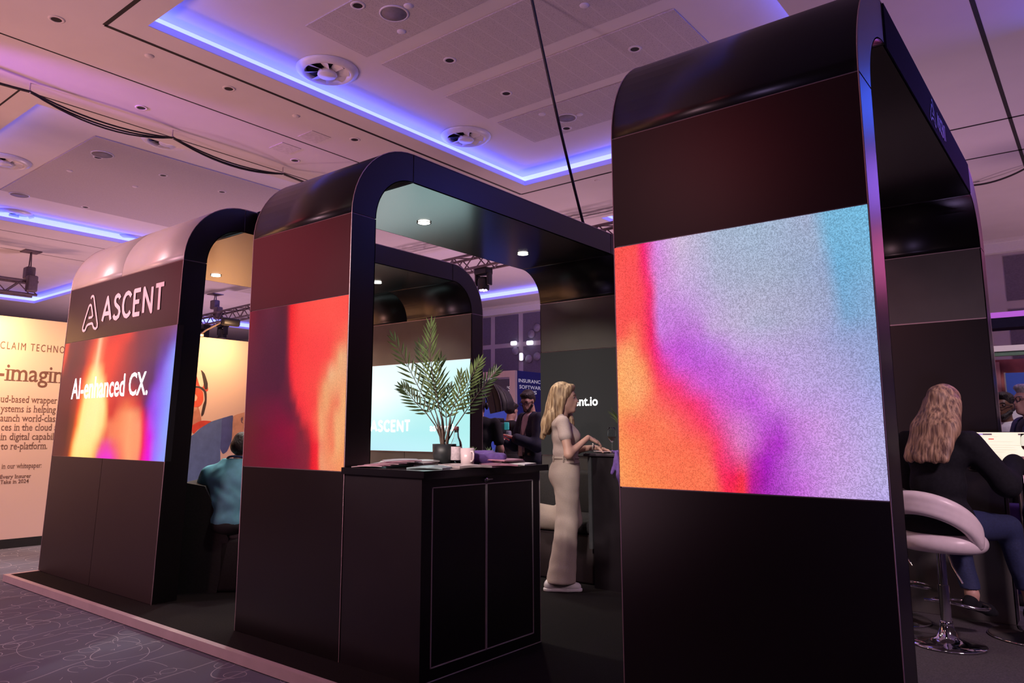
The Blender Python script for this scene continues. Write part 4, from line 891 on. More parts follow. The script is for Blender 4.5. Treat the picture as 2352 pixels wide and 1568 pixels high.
# purple cloth lying folded
M_purple = mat('purple_cloth', (.11, .055, .24), .85, noise=.2, nscale=30, bump=.4)
t = soft('folded_cloth', [C((-.12, -.03, .028), (.11, .0, .03), .028, .033), C((-.13, .03, .025), (.12, .05, .03), .026, .03), C((-.05, -.045, .05), (.12, -.02, .038), .022, .03), C((-.11, .01, .062), (.06, .02, .062), .022, .024), C((.0, .05, .05), (.13, .03, .045), .02, .024), C((-.14, -.03, .03), (-.14, .04, .03), .025, .025)], M_purple, None, .006, .02, 0, .003)
t.location = (-2.955, 3.545, TOP - .0005); t.rotation_euler = (0, 0, .66); tag(t, 'folded purple cloth lying on the counter between mug and booklets', 'cloth')
# small rosette plants at the back of the counter
M_pot2 = mat('small_black_pot', (.02, .02, .022), .4)
for (x, y, h, l) in ((-3.22, 3.62, .115, 'small rosette plant nearest the palm on the counter'), (-3.16, 3.70, .118, 'small rosette plant in the middle behind the purple cloth'), (-3.07, 3.76, .115, 'small rosette plant at the right behind the purple cloth')):
    t = thing('rosette_plant', l, 'plant', (x, y, TOP), random.random(), 'small rosette plants behind the purple cloth')
    mb = MB(); mb.lathe([(0, 0), (.024, 0), (.03, h * .5), (.026, h * .5), (.0, h * .45)], seg=18); mb.build('pot', M_pot2, t)
    for k in range(13):
        a = k * 2.4; el = .25 + .09 * k; mb = MB(); d = Vector((math.cos(a) * math.cos(el), math.sin(a) * math.cos(el), math.sin(el))); leaflet(mb, Vector((0, 0, h * .48)), d, UPV, .058, .0075); mb.build('leaf', mat('succulent_green', (.16, .24, .12), .5, noise=.3), t)
# ================================================================ HIGH TABLE BESIDE THE STANDING WOMAN
tp = Vector((-2.90, 5.52, 0)); t = thing('high_table', 'black boxed high table beside the standing woman', 'table', tp)
mb = MB(); mb.rbox((0, 0, 1.045), (.86, .46, .024), .006); mb.build('tabletop', mat('dark_tabletop', (.045, .035, .045), .35), t)
mb = MB(); mb.b2((-.36, -.20, .0), (.40, .21, 1.032)); mb.build('body', M_cab, t)
mb = MB(); mb.b2((-.40, -.205, .3), (-.37, -.16, 1.03)); mb.build('edge_profile', mat('grey_profile', (.07, .075, .08), .4), t)
t = soft('draped_cloth', [C((-.14, 0, .012), (.2, .04, .014), .014, .018), C((-.1, .06, .012), (.2, .1, .014), .014, .016), C((-.06, -.05, .012), (.2, -.04, .012), .014), C((-.03, -.12, .008), (.02, -.15, -.16), .016, .03), C((.02, -.15, -.16), (.045, -.15, -.34), .028, .02), C((.05, -.12, .008), (.09, -.145, -.26), .018, .03), C((-.03, -.13, -.05), (-.05, -.155, -.15), .016, .012)], M_purple, None, .008, .03, 0, .003)
t.location = (-2.985, 5.40, 1.0575); tag(t, 'purple cloth hanging over the edge of the high table', 'cloth')
def wine_glass(loc, label, wine=(.95, .62, .50), h=.2):
    t = thing('wine_glass', label, 'glass', loc, 0, 'stemmed wine glasses')
    mb = MB(); mb.lathe([(0, .001), (.033, .001), (.034, .003), (.006, .007), (.0035, .02), (.0035, .085), (.008, .093), (.03, .12), (.036, .148), (.033, .18), (.027, .208), (.0262, .208), (.032, .18), (.0347, .148), (.0288, .121), (.006, .096), (0, .094)], seg=28); mb.build('glass', MATS['clear_glass'], t)
    mb = MB(); mb.lathe([(0, .0975), (.006, .098), (.0285, .1215), (.0322, .134), (0, .134)], seg=24); mb.build('wine', mat('pale_wine' if wine[0] > .5 else 'red_wine', wine, .05, noise=0, trans=.9, ior=1.15), t)
wine_glass(Vector((at(1406, 1036, 1, 5.36).x, 5.36, 1.057)), 'stemmed glass of pale wine on the high table')
t = thing('plate', 'pale plate under the woman\'s hands on the high table', 'plate', (-3.2, 5.42, 1.0575)); mb = MB(); mb.lathe([(0, .004), (.06, .004), (.1, .014), (.1, .017), (.06, .008), (0, .007)]); mb.build('dish', M_mug, t)
# palm behind the high table
t = thing('potted_palm', 'dim potted palm behind the high table, half hidden by the nearest arch', 'plant', (-3.04, 5.935, 0))
mb = MB(); mb.lathe([(0, 0), (.10, 0), (.135, .4), (.125, .4), (0, .38)]); mb.build('pot', M_pot, t)
for a, b, n in (((-.08, -.1), (-.24, -.16), 16), ((0, .05), (-.14, -.05), 14), ((.1, 0), (.3, -.1), 14), ((.05, .1), (.12, .2), 12), ((0, -.1), (.1, -.3), 12)):
    P_ = [Vector((a[0] * s_ + (b[0] - a[0]) * s_ ** 2.2, a[1] * s_ + (b[1] - a[1]) * s_ ** 2.2, .38 + 1.12 * s_ - .15 * s_ ** 3)) for s_ in [i / 9 for i in range(10)]]
    frond(t, P_, n, .2, .009, M_leaf, Vector((-(b[1]), b[0], .1)).normalized(), .5)
# bench seat along the rear wall
def bench(loc, size, label):
    t = thing('bench_sofa', label, 'sofa', loc); w, d, h = size
    mb = MB(); mb.rbox((0, 0, .2), (w, d, .40), .02); mb.build('base', M_matte, t)
    mb = MB(); mb.rbox((0, -.02, .455), (w, d + .02, .11), .035); mb.build('seat_cushion', mat('charcoal_upholstery', (.022, .02, .022), .8, noise=.2, nscale=60), t)
    mb = MB(); mb.rbox((0, d / 2 - .05, .68), (w, .11, .40), .04); mb.build('backrest', MATS['charcoal_upholstery'], t)
bench(Vector((-3.80, 5.72, 0)), (.96, .62, .5), 'low black upholstered bench behind the standing woman')
# black lounge chair in the left arch, its back to the left
lc = Vector((-5.575, 3.57, 0)); t = thing('lounge_chair', 'black upholstered lounge chair in the left arch under the seated man', 'chair', lc, math.atan2(.64, .77) + .1)
M_uph = MATS['charcoal_upholstery']
mb = MB(); mb.prism([(-.40, .0), (-.07, .0), (-.0, .40), (-.20, .80), (-.36, .83), (-.47, .80)], (0, .33, 0), (1, 0, 0), (0, 0, 1), .66); mb.build('backrest', M_uph, t)
mb = MB(); mb.rbox((.22, 0, .20), (.60, .66, .40), .03); mb.build('base', M_uph, t)
mb = MB(); mb.rbox((.22, 0, .425), (.58, .62, .08), .03); mb.build('seat_cushion', mat('grey_seat', (.10, .095, .10), .8, noise=.15, nscale=60), t)
# ================================================================ PALE PICTURE WALL OF THE NEIGHBOURING STAND (LEFT)
XB = -9.45
t = thing('printed_wall', 'pale peach printed wall with brown text and a man in a helmet', 'display wall', (XB, 2.6, FZ))
m = bpy.data.materials.new('peach_print_painted_wash'); m.use_nodes = True; nt = m.node_tree; bs = nt.nodes['Principled BSDF']; bs.inputs['Roughness'].default_value = .6
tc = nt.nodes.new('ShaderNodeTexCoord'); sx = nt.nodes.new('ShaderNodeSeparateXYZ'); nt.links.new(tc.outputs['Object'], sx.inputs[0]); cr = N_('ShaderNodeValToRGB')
nt.links.new(math_('DIVIDE', sx.outputs['Z'], 2.56), cr.inputs[0]); cr.color_ramp.elements[0].color = (.86, .58, .55, 1); cr.color_ramp.elements[1].color = (.90, .70, .52, 1); cr.color_ramp.elements[1].position = .9  # lower end pinker: pink ambient light painted into the print
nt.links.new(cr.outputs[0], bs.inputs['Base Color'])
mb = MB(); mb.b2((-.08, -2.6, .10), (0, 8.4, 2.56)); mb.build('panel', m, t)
mb = MB(); mb.b2((-.08, -2.6, 0), (.004, 8.4, .10)); mb.build('plinth', M_dark, t)
M_brown = mat('brown_print', (.20, .10, .075), .6, noise=.03)
def wl(u, v): p = at(u, v, 0, XB); return p.y - 2.6, p.z - FZ
q = MB()
def line(body, ul, ur, v, cap, serif=True, off=0.0):
    y0, z0 = wl(ul, v); y1, _ = wl(ur, v); put_text(q, body, (0, y1, z0), (0, 1, 0), (0, 0, 1), y1 - y0, cap, off, serif, .002, 'r', 1.3 if body[0] == 'C' else 1.0)
for b_, ul, ur, v, cap, off, sf in (('CLAIM TECHNO', 0, 149, 800, .088, .0, False), ('-imagin', -6, 147, 872, .2, .008, True), ('ud-based wrapper', 0, 131, 923, .082, .0, True),
        ('ystems is helping', 0, 128, 945, .082, .0, True), ('aunch world-class', 0, 133, 967, .082, .0, True), ('ces in the cloud a', 2, 131, 988, .082, .0, True),
        ('in digital capabili', 0, 128, 1010, .082, .0, True), ('to re-platform.', 0, 108, 1032, .082, .0, True), ('in our whitepaper:', 3, 95, 1076, .058, .0, True),
        ('Every Insurer', 0, 71, 1099, .043, .009, True), ('Take in 2024', 0, 66, 1111, .043, .009, True)):
    line(b_, ul, ur, v, cap, sf, off)
q.build('printed_text', M_brown, t, 'brown printed lettering')
# printed man in helmet (flat picture on the wall)
def flat(name, pts, m_, lift, label=None):
    pts = [Vector(p) for p in pts]; n_ = len(pts); sm_ = []
    for i in range(n_):
        a, b, c, d = pts[i - 1], pts[i], pts[(i + 1) % n_], pts[(i + 2) % n_]
        for k_ in (0, .25, .5, .75):
            s_ = k_; sm_.append(b + (c - a) * .5 * .6 * s_ * (1 - s_) ** 2 * 1.0 + (c - b) * (3 * s_ ** 2 - 2 * s_ ** 3) - (d - b) * .5 * .6 * s_ ** 2 * (1 - s_))
    lift *= .3
    mb = MB(); P_ = [wl(p[0], p[1]) for p in sm_]; mb.add([(lift, a, b) for a, b in P_], [tuple(range(len(P_)))]); return mb.build(name, m_, t, label)
M_p = lambda n, c: mat('print_' + n, c, .6, noise=.12, nscale=9)
flat('printed_shirt', [(380, 1330), (400, 1010), (440, 1000), (458, 985), (480, 970), (500, 963), (520, 957), (535, 954), (534, 975), (532, 1010), (522, 1035), (512, 1042), (506, 1030), (508, 1110), (520, 1330)], M_p('blue_shirt', (.13, .20, .44)), .003, 'printed blue shirt')
flat('printed_sleeve', [(510, 962), (522, 957), (535, 954), (534, 975), (532, 1010), (522, 1035), (512, 1042), (506, 1030), (508, 1000)], M_p('sleeve_blue', (.095, .12, .33)), .004, 'printed darker sleeve')
flat('printed_collar', [(440, 978), (462, 966), (485, 967), (478, 972), (455, 986), (444, 996)], M_p('red_collar', (.75, .08, .05)), .005)
flat('printed_arm', [(534, 958), (560, 947), (600, 935), (600, 985), (560, 1000), (545, 1010), (533, 1012)], M_p('skin_arm', (.70, .38, .25)), .003)
flat('printed_tattoo', [(553, 961), (557, 957), (558, 963), (556, 968), (559, 972), (554, 970)], M_p('ink', (.2, .12, .14)), .005)
flat('printed_neck', [(400, 930), (450, 925), (462, 960), (460, 975), (444, 992), (420, 1000)], M_p('skin_neck', (.62, .25, .16)), .004)
flat('printed_face', [(400, 860), (450, 880), (456, 905), (452, 940), (430, 950), (400, 945)], M_p('skin_face', (.68, .34, .22)), .005)
flat('printed_helmet', [(400, 840), (430, 842), (458, 848), (468, 858), (475, 878), (478, 895), (472, 899), (452, 885), (400, 885)], M_p('helmet_red', (.62, .10, .06)), .006, 'printed red helmet shell')
flat('printed_helmet_stripe', [(448, 846), (460, 849), (468, 872), (466, 888), (458, 885)], M_p('helmet_cream', (.85, .72, .55)), .007)
flat('printed_helmet_trim', [(462, 850), (470, 858), (477, 880), (476, 893), (470, 893), (466, 872)], M_p('helmet_black', (.05, .035, .035)), .008)
flat('printed_ear_cover', [(440, 898), (448, 891), (458, 892), (466, 900), (467, 918), (463, 928), (456, 934), (444, 934), (438, 922)], M_p('ear_orange', (.80, .12, .06)), .009, 'printed orange ear cover')
flat('printed_strap', [(447, 886), (462, 888), (474, 900), (474, 925), (468, 950), (463, 956), (462, 950), (466, 930), (470, 918), (468, 900), (458, 891), (447, 890)], M_p('strap_black', (.06, .04, .04)), .010)
flat('printed_badge', [(440, 905), (448, 905), (453, 912), (450, 920), (440, 921)], M_p('badge_pale', (.85, .55, .40)), .011)
# arm lights on top of the wall
def arm_light(y, label, pw=18):
    t = thing('arm_spotlight', label, 'spotlight', (XB, y, 2.505), 0, 'arm spotlights on the printed wall')
    mb = MB(); mb.rbox((-.04, 0, .02), (.09, .08, .05), .01); mb.build('clamp', mat('brass_clamp', (.75, .62, .40), .3, .8), t)
    mb = MB(); mb.tube([(-.03, 0, .03), (.05, .04, .09), (.22, .17, .20)], .011, 8); mb.build('arm', mat('brass_clamp', (1, 1, 1)), t)
    mb = MB(); mb.rbox((.27, .27, .21), (.09, .27, .11), .03, Matrix.Rotation(.1, 3, 'Y')); mb.build('lamp_head', M_blackm, t)
    lamp('arm_spot_lamp', 'AREA', (XB + .62, y + .25, 2.60), pw, (1, .57, .29), (XB + .05, y + .25, 1.5), .25)
arm_light(5.33, 'black arm spotlight above the printed man in a helmet'); arm_light(2.3, 'black arm spotlight added outside the left edge to light the printed text', 40); arm_light(4.25, 'black arm spotlight added unseen behind the left arch to light the wall')  # only the one above the helmet is seen; others added to light the wall
# ================================================================ PEOPLE
def V3(*a): return np.array(a, float)
def head_prims(c, yaw=0, pitch=0, sc=1.0, fem=True, nose=1.0):
    R = np.array(Matrix.Rotation(yaw, 3, 'Z') @ Matrix.Rotation(pitch, 3, 'X')); c = V3(*c)
    T = lambda x, y, z: tuple(c + R @ (V3(x, y, z) * sc)); s = sc; j = .9 if fem else 1.0
    p = [E(T(0, -.015, .03), (.074 * s, .093 * s, .092 * s), R), E(T(0, .028, -.025), (.058 * s, .062 * s, .082 * s), R), C(T(0, .045, -.085), T(0, .066, -.096), .030 * s * j, .021 * s),
         C(T(-.04, .01, -.07), T(0, .05, -.092), .026 * s * j, .022 * s), C(T(.04, .01, -.07), T(0, .05, -.092), .026 * s * j, .022 * s),
         C(T(0, .080, .012), T(0, .111 * nose, -.027), .0075 * s, .0095 * s), C(T(-.012, .092, -.031), T(.012, .092, -.031), .0085 * s), E(T(0, .087, -.055), (.021 * s, .014 * s, .0075 * s), R), E(T(0, .085, -.067), (.018 * s, .013 * s, .0075 * s), R), C(T(-.008, .074, -.098), T(.008, .074, -.098), .015 * s),
         C(T(-.034, .068, .022), T(.034, .068, .022), .017 * s), E(T(-.075, -.005, -.012), (.011 * s, .02 * s, .031 * s), R), E(T(.075, -.005, -.012), (.011 * s, .02 * s, .031 * s), R)]
    return p, T, R
def face_parts(parent, T, R, sc, brow, lip, glasses=None, beard=None):
    Rm = Matrix(R.tolist())
    for sgn in (-1, 1):
        mb = MB(); mb.ellipsoid(T(sgn * .031, .0725, .004), (.0125 * sc, .009 * sc, .0068 * sc), Rm, 12, 8); e = mb.build('eye', mat('eye_white', (.42, .38, .36), .3, noise=0), parent)
        mb = MB(); mb.ellipsoid(T(sgn * .031, .0795, .004), (.0062 * sc, .0035 * sc, .0058 * sc), Rm, 10, 6); mb.build('iris', mat('dark_iris', (.03, .022, .02), .2, noise=0), e)
        mb = MB(); mb.tube([T(sgn * .014, .084, .021), T(sgn * .032, .085, .027), T(sgn * .05, .072, .021)], .0035 * sc, 6); mb.build('eyebrow', brow, parent)
    mb = MB(); mb.ellipsoid(T(0, .0925, -.055), (.019 * sc, .011 * sc, .0055 * sc), Rm, 12, 8); mb.ellipsoid(T(0, .091, -.067), (.016 * sc, .0105 * sc, .006 * sc), Rm, 12, 8); mb.build('lips', lip, parent)
    if glasses:
        mb = MB()
        for sgn in (-1, 1):
            mb.tube([T(sgn * .034 + .026 * math.cos(a), .097, .002 + .02 * math.sin(a)) for a in [2 * PI * i / 14 for i in range(15)]], .0026 * sc, 6, False); mb.tube([T(sgn * .06, .095, .006), T(sgn * .078, .0, .0)], .0026 * sc, 6)
        mb.tube([T(-.01, .1, .006), T(.01, .1, .006)], .0026 * sc, 6); mb.build('glasses', glasses, parent)
def hand_prims(w, f, up, side, curl=.5, sc=1.0, spread=.12):
    """w wrist, f towards the fingertips, up = back of the hand, side = +1 when the thumb leaves along f x up"""
    w, f, up = V3(*w), V3(*f), V3(*up); f /= np.linalg.norm(f); up = up - f * (up @ f); up /= np.linalg.norm(up); s = np.cross(f, up) * side; p = []
    for k in range(4): p.append(C(w + f * .012 * sc, w + f * .078 * sc + s * (.029 - .0195 * k) * sc, .016 * sc, .0115 * sc))
    for k, L_ in enumerate((.072, .080, .074, .058)):
        b = w + f * .085 * sc + s * (.030 - .020 * k) * sc; a = curl * (.7 + .12 * k); d = f + s * spread * (1.2 - .8 * k); d /= np.linalg.norm(d)
        r = .0084 * sc
        for q, part in enumerate((.45, .32, .23)):
            an = a * (q + .35); dd = d * math.cos(an) - up * math.sin(an); e = b + dd * L_ * part * sc; p.append(C(b, e, r, r * .9)); b = e; r *= .9
    b = w + f * .022 * sc + s * .024 * sc; d1 = f * .62 + s * .66 - up * .35; d1 /= np.linalg.norm(d1); e = b + d1 * .042 * sc; p.append(C(b, e, .0135 * sc, .0105 * sc))
    d2 = f * .88 + s * .2 - up * .35 * (1 + curl); d2 /= np.linalg.norm(d2); p.append(C(e, e + d2 * .034 * sc, .0105 * sc, .0082 * sc))
    return p
def lathe_shoe(parent, ank, fw, m_, sole, L_=.27, h=.07):
    ank, fw = V3(*ank), V3(*fw); fw = fw / np.linalg.norm(fw); g = V3(0, 0, 1)
    b = V3(ank[0], ank[1], .0)
    pr = [C(b - fw * .05 + g * .045, b + fw * (L_ * .35) + g * .042, .042, .040), C(b + fw * L_ * .35 + g * .038, b + fw * L_ * .55 + g * .034, .042, .033), C(b - fw * .03 + g * .06, b + fw * .03 + g * .075, .042, .040)]
    s_ = soft('shoe', pr, m_, parent, .006, .02, 0, 0, lambda P: .022 - P[..., 2])
    pr = [C(b - fw * .055 + g * .014, b + fw * L_ * .3 + g * .014, .043, .046), C(b + fw * L_ * .3 + g * .014, b + fw * L_ * .57 + g * .014, .046, .036)]
    soft('sole', pr, sole, s_, .006, .012, 0, 0, lambda P: np.maximum(P[..., 2] - .026, .0005 - P[..., 2]))
def hair_mat(name, dark, light, scale=(60, 60, 5)):
    m = bpy.data.materials.new(name); m.use_nodes = True; nt = m.node_tree; b = nt.nodes['Principled BSDF']; b.inputs['Roughness'].default_value = .5
    tc = nt.nodes.new('ShaderNodeTexCoord'); mp = nt.nodes.new('ShaderNodeMapping'); mp.inputs['Scale'].default_value = scale; nt.links.new(tc.outputs['Object'], mp.inputs['Vector'])
    n = nt.nodes.new('ShaderNodeTexNoise'); n.inputs['Scale'].default_value = 1.0; n.inputs['Detail'].default_value = 4; nt.links.new(mp.outputs[0], n.inputs['Vector'])
    r = nt.nodes.new('ShaderNodeValToRGB'); nt.links.new(n.outputs[0], r.inputs[0]); r.color_ramp.elements[0].position = .36; r.color_ramp.elements[1].position = .64
    r.color_ramp.elements[0].color = (*dark, 1); r.color_ramp.elements[1].color = (*light, 1); nt.links.new(r.outputs[0], b.inputs['Base Color'])
    bp = nt.nodes.new('ShaderNodeBump'); bp.inputs['Strength'].default_value = .8; bp.inputs['Distance'].default_value = .012; nt.links.new(n.outputs[0], bp.inputs['Height']); nt.links.new(bp.outputs[0], b.inputs['Normal'])
    return m
M_skin = mat('fair_skin', (.56, .33, .26), .5, noise=.06, nscale=12)
M_skin2 = mat('brown_skin', (.16, .075, .05), .5, noise=.06, nscale=12)
M_lip = mat('lips', (.45, .16, .15), .4, noise=.03)
M_blond = hair_mat('blond_hair', (.20, .115, .06), (.62, .44, .26))
M_dkblond = hair_mat('dark_blond_hair', (.12, .065, .05), (.50, .32, .20))
M_brownhair = hair_mat('dark_brown_hair', (.010, .007, .007), (.03, .02, .018), (90, 90, 30))
M_grey = hair_mat('grey_hair', (.30, .30, .31), (.62, .61, .60), (80, 80, 40))
M_beige = mat('beige_twill', (.47, .38, .33), .8, noise=.04, nscale=120, bump=.12)
M_top = mat('pale_taupe_knit', (.52, .41, .38), .85, noise=.05, nscale=90, bump=.1)
M_shoe = mat('white_leather', (.74, .70, .70), .5, noise=.04); M_sole = mat('white_rubber', (.70, .66, .67), .6, noise=.03)
def lerp(a, b, s_): return tuple(V3(*a) + (V3(*b) - V3(*a)) * s_)
# ---------------------------------------------------------------- the standing woman
wl_ = Vector((-3.445, 5.128, .0)); t = thing('person', 'blond woman in pale top and wide beige trousers standing at the high table', 'person', wl_, -.88)
HDC = (0, .045, 1.505)
hp, T, R = head_prims(HDC, -.2, -.05, 1.0)
shR, shL = (.155, .01, 1.305), (-.155, .03, 1.305); elR, elL = (.225, .045, 1.055), (-.20, .16, 1.08); wrR, wrL = (.115, .215, 1.185), (-.05, .29, 1.105)
torso = [E((0, .0, 1.29), (.15, .075, .055)), E((0, .035, 1.2), (.142, .098, .12)), E((.055, .10, 1.19), (.062, .058, .06)), E((-.055, .10, 1.19), (.062, .058, .06)), E((0, .045, 1.07), (.120, .098, .11)), E((0, .05, .96), (.145, .105, .09)), E((.06, .005, .89), (.085, .09, .1)), E((-.06, .005, .89), (.085, .09, .1))]
neck = [C((0, .015, 1.33), (0, .035, 1.42), .052, .047)]
armR = [C(shR, elR, .047, .038), C(elR, wrR, .037, .024)]; armL = [C(shL, elL, .046, .038), C(elL, wrL, .036, .024)]
hR = hand_prims(wrR, (-.42, .85, -.38), (.35, .3, .9), -1, .35, .95); hL = hand_prims(wrL, (.15, .95, -.22), (-.1, .2, .95), 1, .5, .95)
legR0 = [C((.085, .03, .86), (.08, .025, .48), .085, .055), C((.08, .025, .48), (.075, -.045, .09), .055, .036)]; legL0 = [C((-.085, .04, .86), (-.085, .09, .50), .085, .056), C((-.085, .09, .50), (-.09, -.29, .565), .053, .036)]
body = hp + neck + torso + armR + armL + legR0 + legL0
soft('body', body, M_skin, t, .0075, .026, -.004, extra=[(hR, .0034, .007), (hL, .0034, .007)])
soft('top', torso[:6] + [C(shR, lerp(shR, elR, .42), .046, .049), C(shL, lerp(shL, elL, .42), .046, .049), C((-.1, .005, 1.325), (.1, .005, 1.325), .032), C((-.05, .01, 1.35), (.05, .01, 1.35), .025)], M_top, t, .0075, .03, .006, .0012, lambda P: np.maximum(np.maximum(.975 - P[..., 2], P[..., 2] - 1.40), np.where(P[..., 2] > 1.29, .068 - np.hypot(P[..., 0] * .9, P[..., 1] - .045), -1)))
trou = [E((0, .045, 1.005), (.128, .095, .05)), E((0, .045, .93), (.15, .112, .10)), E((.07, .008, .885), (.090, .092, .11)), E((-.07, .008, .885), (.090, .092, .11)), C((.085, .045, .86), (.085, .04, .52), .098, .080), C((.085, .04, .52), (.08, .0, .08), .080, .098), C((.085, .03, .5), (.08, -.035, .08), .062, .085), C((-.085, .045, .86), (-.09, .085, .53), .098, .088), C((-.09, .085, .52), (-.095, -.2, .555), .082, .10)]
soft('trousers', trou, M_beige, t, .0085, .035, .004, .0022, lambda P: np.maximum(np.maximum(.062 - P[..., 2], P[..., 2] - 1.04), np.where((P[..., 0] < 0) & (P[..., 2] < .72), -.2 - P[..., 1], -1)))
mb = MB(); mb.tube([(.131 * math.cos(a), .045 + .099 * math.sin(a), 1.02) for a in [2 * PI * i / 28 for i in range(29)]], .011, 8, False); mb.build('waistband', M_beige, t)
for a in (-.3, -1.2, .5, 2.8, 3.8):
    mb = MB(); mb.rbox((.143 * math.cos(a), .045 + .111 * math.sin(a), 1.015), (.014, .012, .055), .004, Matrix.Rotation(a, 3, 'Z')); mb.build('belt_loop', M_beige, t)
lathe_shoe(t, (.082, -.055, .06), (.06, 1, 0), M_shoe, M_sole, .30)
lathe_s = soft('shoe', [C((-.095, -.33, .50), (-.10, -.36, .62), .038, .035), C((-.10, -.35, .5), (-.10, -.37, .44), .036, .03)], M_shoe, t, .007, .02)
hairp = [E(T(0, -.030, .042), (.083, .098, .090), R), C(T(.045, -.06, .0), T(.06, -.085, -.16), .042, .036), C(T(-.045, -.06, .0), T(-.06, -.085, -.16), .042, .036), C(T(0, -.09, -.02), T(0, -.13, -.22), .055, .052), C(T(.068, -.085, -.14), T(.07, -.145, -.29), .044, .018), C(T(0, -.13, -.2), T(.02, -.17, -.33), .05, .02), C(T(-.068, -.085, -.14), T(-.06, -.13, -.29), .044, .02),
         C(T(.035, .045, .085), T(.074, -.012, -.02), .020, .022), C(T(.074, -.012, -.02), T(.076, -.02, -.16), .022, .014), C(T(-.045, .045, .075), T(-.078, .02, -.04), .026, .026), C(T(-.078, .02, -.04), T(-.06, .05, -.2), .026, .022), C(T(-.06, .05, -.18), T(-.05, .07, -.27), .024, .012), C(T(0, .06, .095), T(.045, .035, .075), .018, .016)]
soft('hair', hairp, M_blond, t, .007, .03, 0, .0025)
face_parts(t, T, R, .98, mat('blond_brow', (.18, .10, .06), .7), M_lip)
mb = MB(); mb.tube([(.045, -.04, 1.36), (.062, .03, 1.345), (.045, .12, 1.25), (.01, .165, 1.16)], .005, 6); mb.tube([(-.045, -.04, 1.36), (-.062, .03, 1.345), (-.045, .12, 1.25), (.01, .165, 1.16)], .005, 6); mb.build('lanyard', M_black, t, 'dark lanyard')
mb = MB(); mb.tube([tuple(V3(*wrL) + .029 * (V3(1, 0, 0) * math.cos(a) + V3(0, .2, .98) * math.sin(a)) - V3(0, .02, 0)) for a in [2 * PI * i / 14 for i in range(15)]], .006, 6, False); mb.build('wristband', M_beige, t)
# ---------------------------------------------------------------- seated woman in the tall arch
def stool(loc, rz, label, seat=.56):
    t = thing('bar_stool', label, 'bar stool', loc, rz, 'white bar stools with chrome bases'); M_w = mat('white_leatherette', (.80, .70, .72), .35, noise=.04)
    mb = MB(); mb.lathe([(0, .0), (.19, .0), (.20, .006), (.195, .012), (.12, .022), (.06, .045), (.040, .09), (.034, .12), (.036, .13), (.030, .14), (0, .14)], seg=40); mb.build('base', M_chrome, t)
    mb = MB(); mb.cyl((0, 0, .13), (0, 0, .34), .030); mb.cyl((0, 0, .33), (0, 0, seat - .01), .024); mb.build('pole', M_chrome, t)
    mb = MB(); mb.tube([(.03 * math.cos(a) + (0), .03, .26) for a in (0, 1)], .008, 6)
    pts_ = [(-.02, .02, .24), (-.15, .06, .225)] + [(.165 * math.cos(a), .13 + .15 * math.sin(a), .215) for a in [PI - PI * i / 12 for i in range(13)]] + [(.15, .06, .225), (.02, .02, .24)]
    mb = MB(); mb.tube(pts_, .009, 8); mb.build('footrest', M_chrome, t)
    mb = MB(); mb.tube([(.05, -.02, seat - .02), (.09, -.05, seat - .10), (.16, -.09, seat - .18)], .006, 6); mb.build('lever', M_chrome, t)
    soft('seat', [C((.19 * math.cos(a), .02 + .16 * math.sin(a), seat + .03), (.19 * math.cos(a + .16), .02 + .16 * math.sin(a + .16), seat + .03), .042) for a in [2 * PI * i / 40 for i in range(40)]] + [E((0, .02, seat + .03), (.2, .17, .042))], M_w, t, .008, .03)
    ring = []
    n = 44
    for i in range(n + 1):
        a = PI + PI * i / n; z = seat + .05 + .20 * math.sin(PI * i / n) ** .8; r_ = .225 + .03 * math.sin(PI * i / n); ring.append((r_ * math.cos(a), -.01 + (.20 + .03 * math.sin(PI * i / n)) * math.sin(a), z))
    pr = []
    for a, b in zip(ring[:-1], ring[1:]):
        for dz in (0, .035, .07): pr.append(C((a[0], a[1], a[2] + dz - .02), (b[0], b[1], b[2] + dz - .02), .026))
    soft('backrest', pr, M_w, t, .008, .02)
    return t
sl = Vector((-.835, 5.27, .0)); SR = -.35
stool(sl, SR, 'white bar stool with ring backrest under the seated woman')
stool(Vector((-1.19, 5.72, 0)), -.2, 'white bar stool mostly hidden behind the nearest arch')
M_jacket = mat('black_jacket', (.010, .010, .014), .85, noise=.2, nscale=60, spec=.2); M_jean = mat('dark_blue_jeans', (.018, .026, .085), .8, noise=.2, nscale=90)
t = thing('person', 'long haired woman in black jacket seated at a laptop, back turned', 'person', (sl.x, sl.y, 0), SR)
SZ = .64; HD = (.05, .10, 1.385)
hp, T, R = head_prims(HD, -.12, -.1, .98)
torso = [E((0, .02, SZ + .10), (.17, .14, .12)), E((0, .03, SZ + .28), (.145, .11, .16)), E((0, .05, SZ + .45), (.17, .11, .12)), E((0, .06, SZ + .55), (.17, .075, .06))]
shR, shL = (.175, .07, SZ + .535), (-.175, .07, SZ + .535); elR, elL = (.30, .20, SZ + .29), (-.26, .2, SZ + .29); wrR, wrL = (.235, .47, 1.068), (-.06, .46, 1.065)
armR = [C(shR, elR, .05, .042), C(elR, wrR, .04, .026)]; armL = [C(shL, elL, .05, .042), C(elL, wrL, .04, .026)]
kR, kL = (.17, .43, SZ + .02), (-.15, .42, SZ + .02); aR, aL = (.235, .50, .22), (.035, .235, .27)
legs = [C((.09, .05, SZ + .05), kR, .085, .06), C(kR, aR, .055, .038), C((-.09, .05, SZ + .05), kL, .085, .06), C(kL, aL, .055, .038)]
feet = [C(aR, (aR[0] + .01, aR[1] + .0, .19), .034), C(aL, (aL[0], aL[1], .22), .034)]
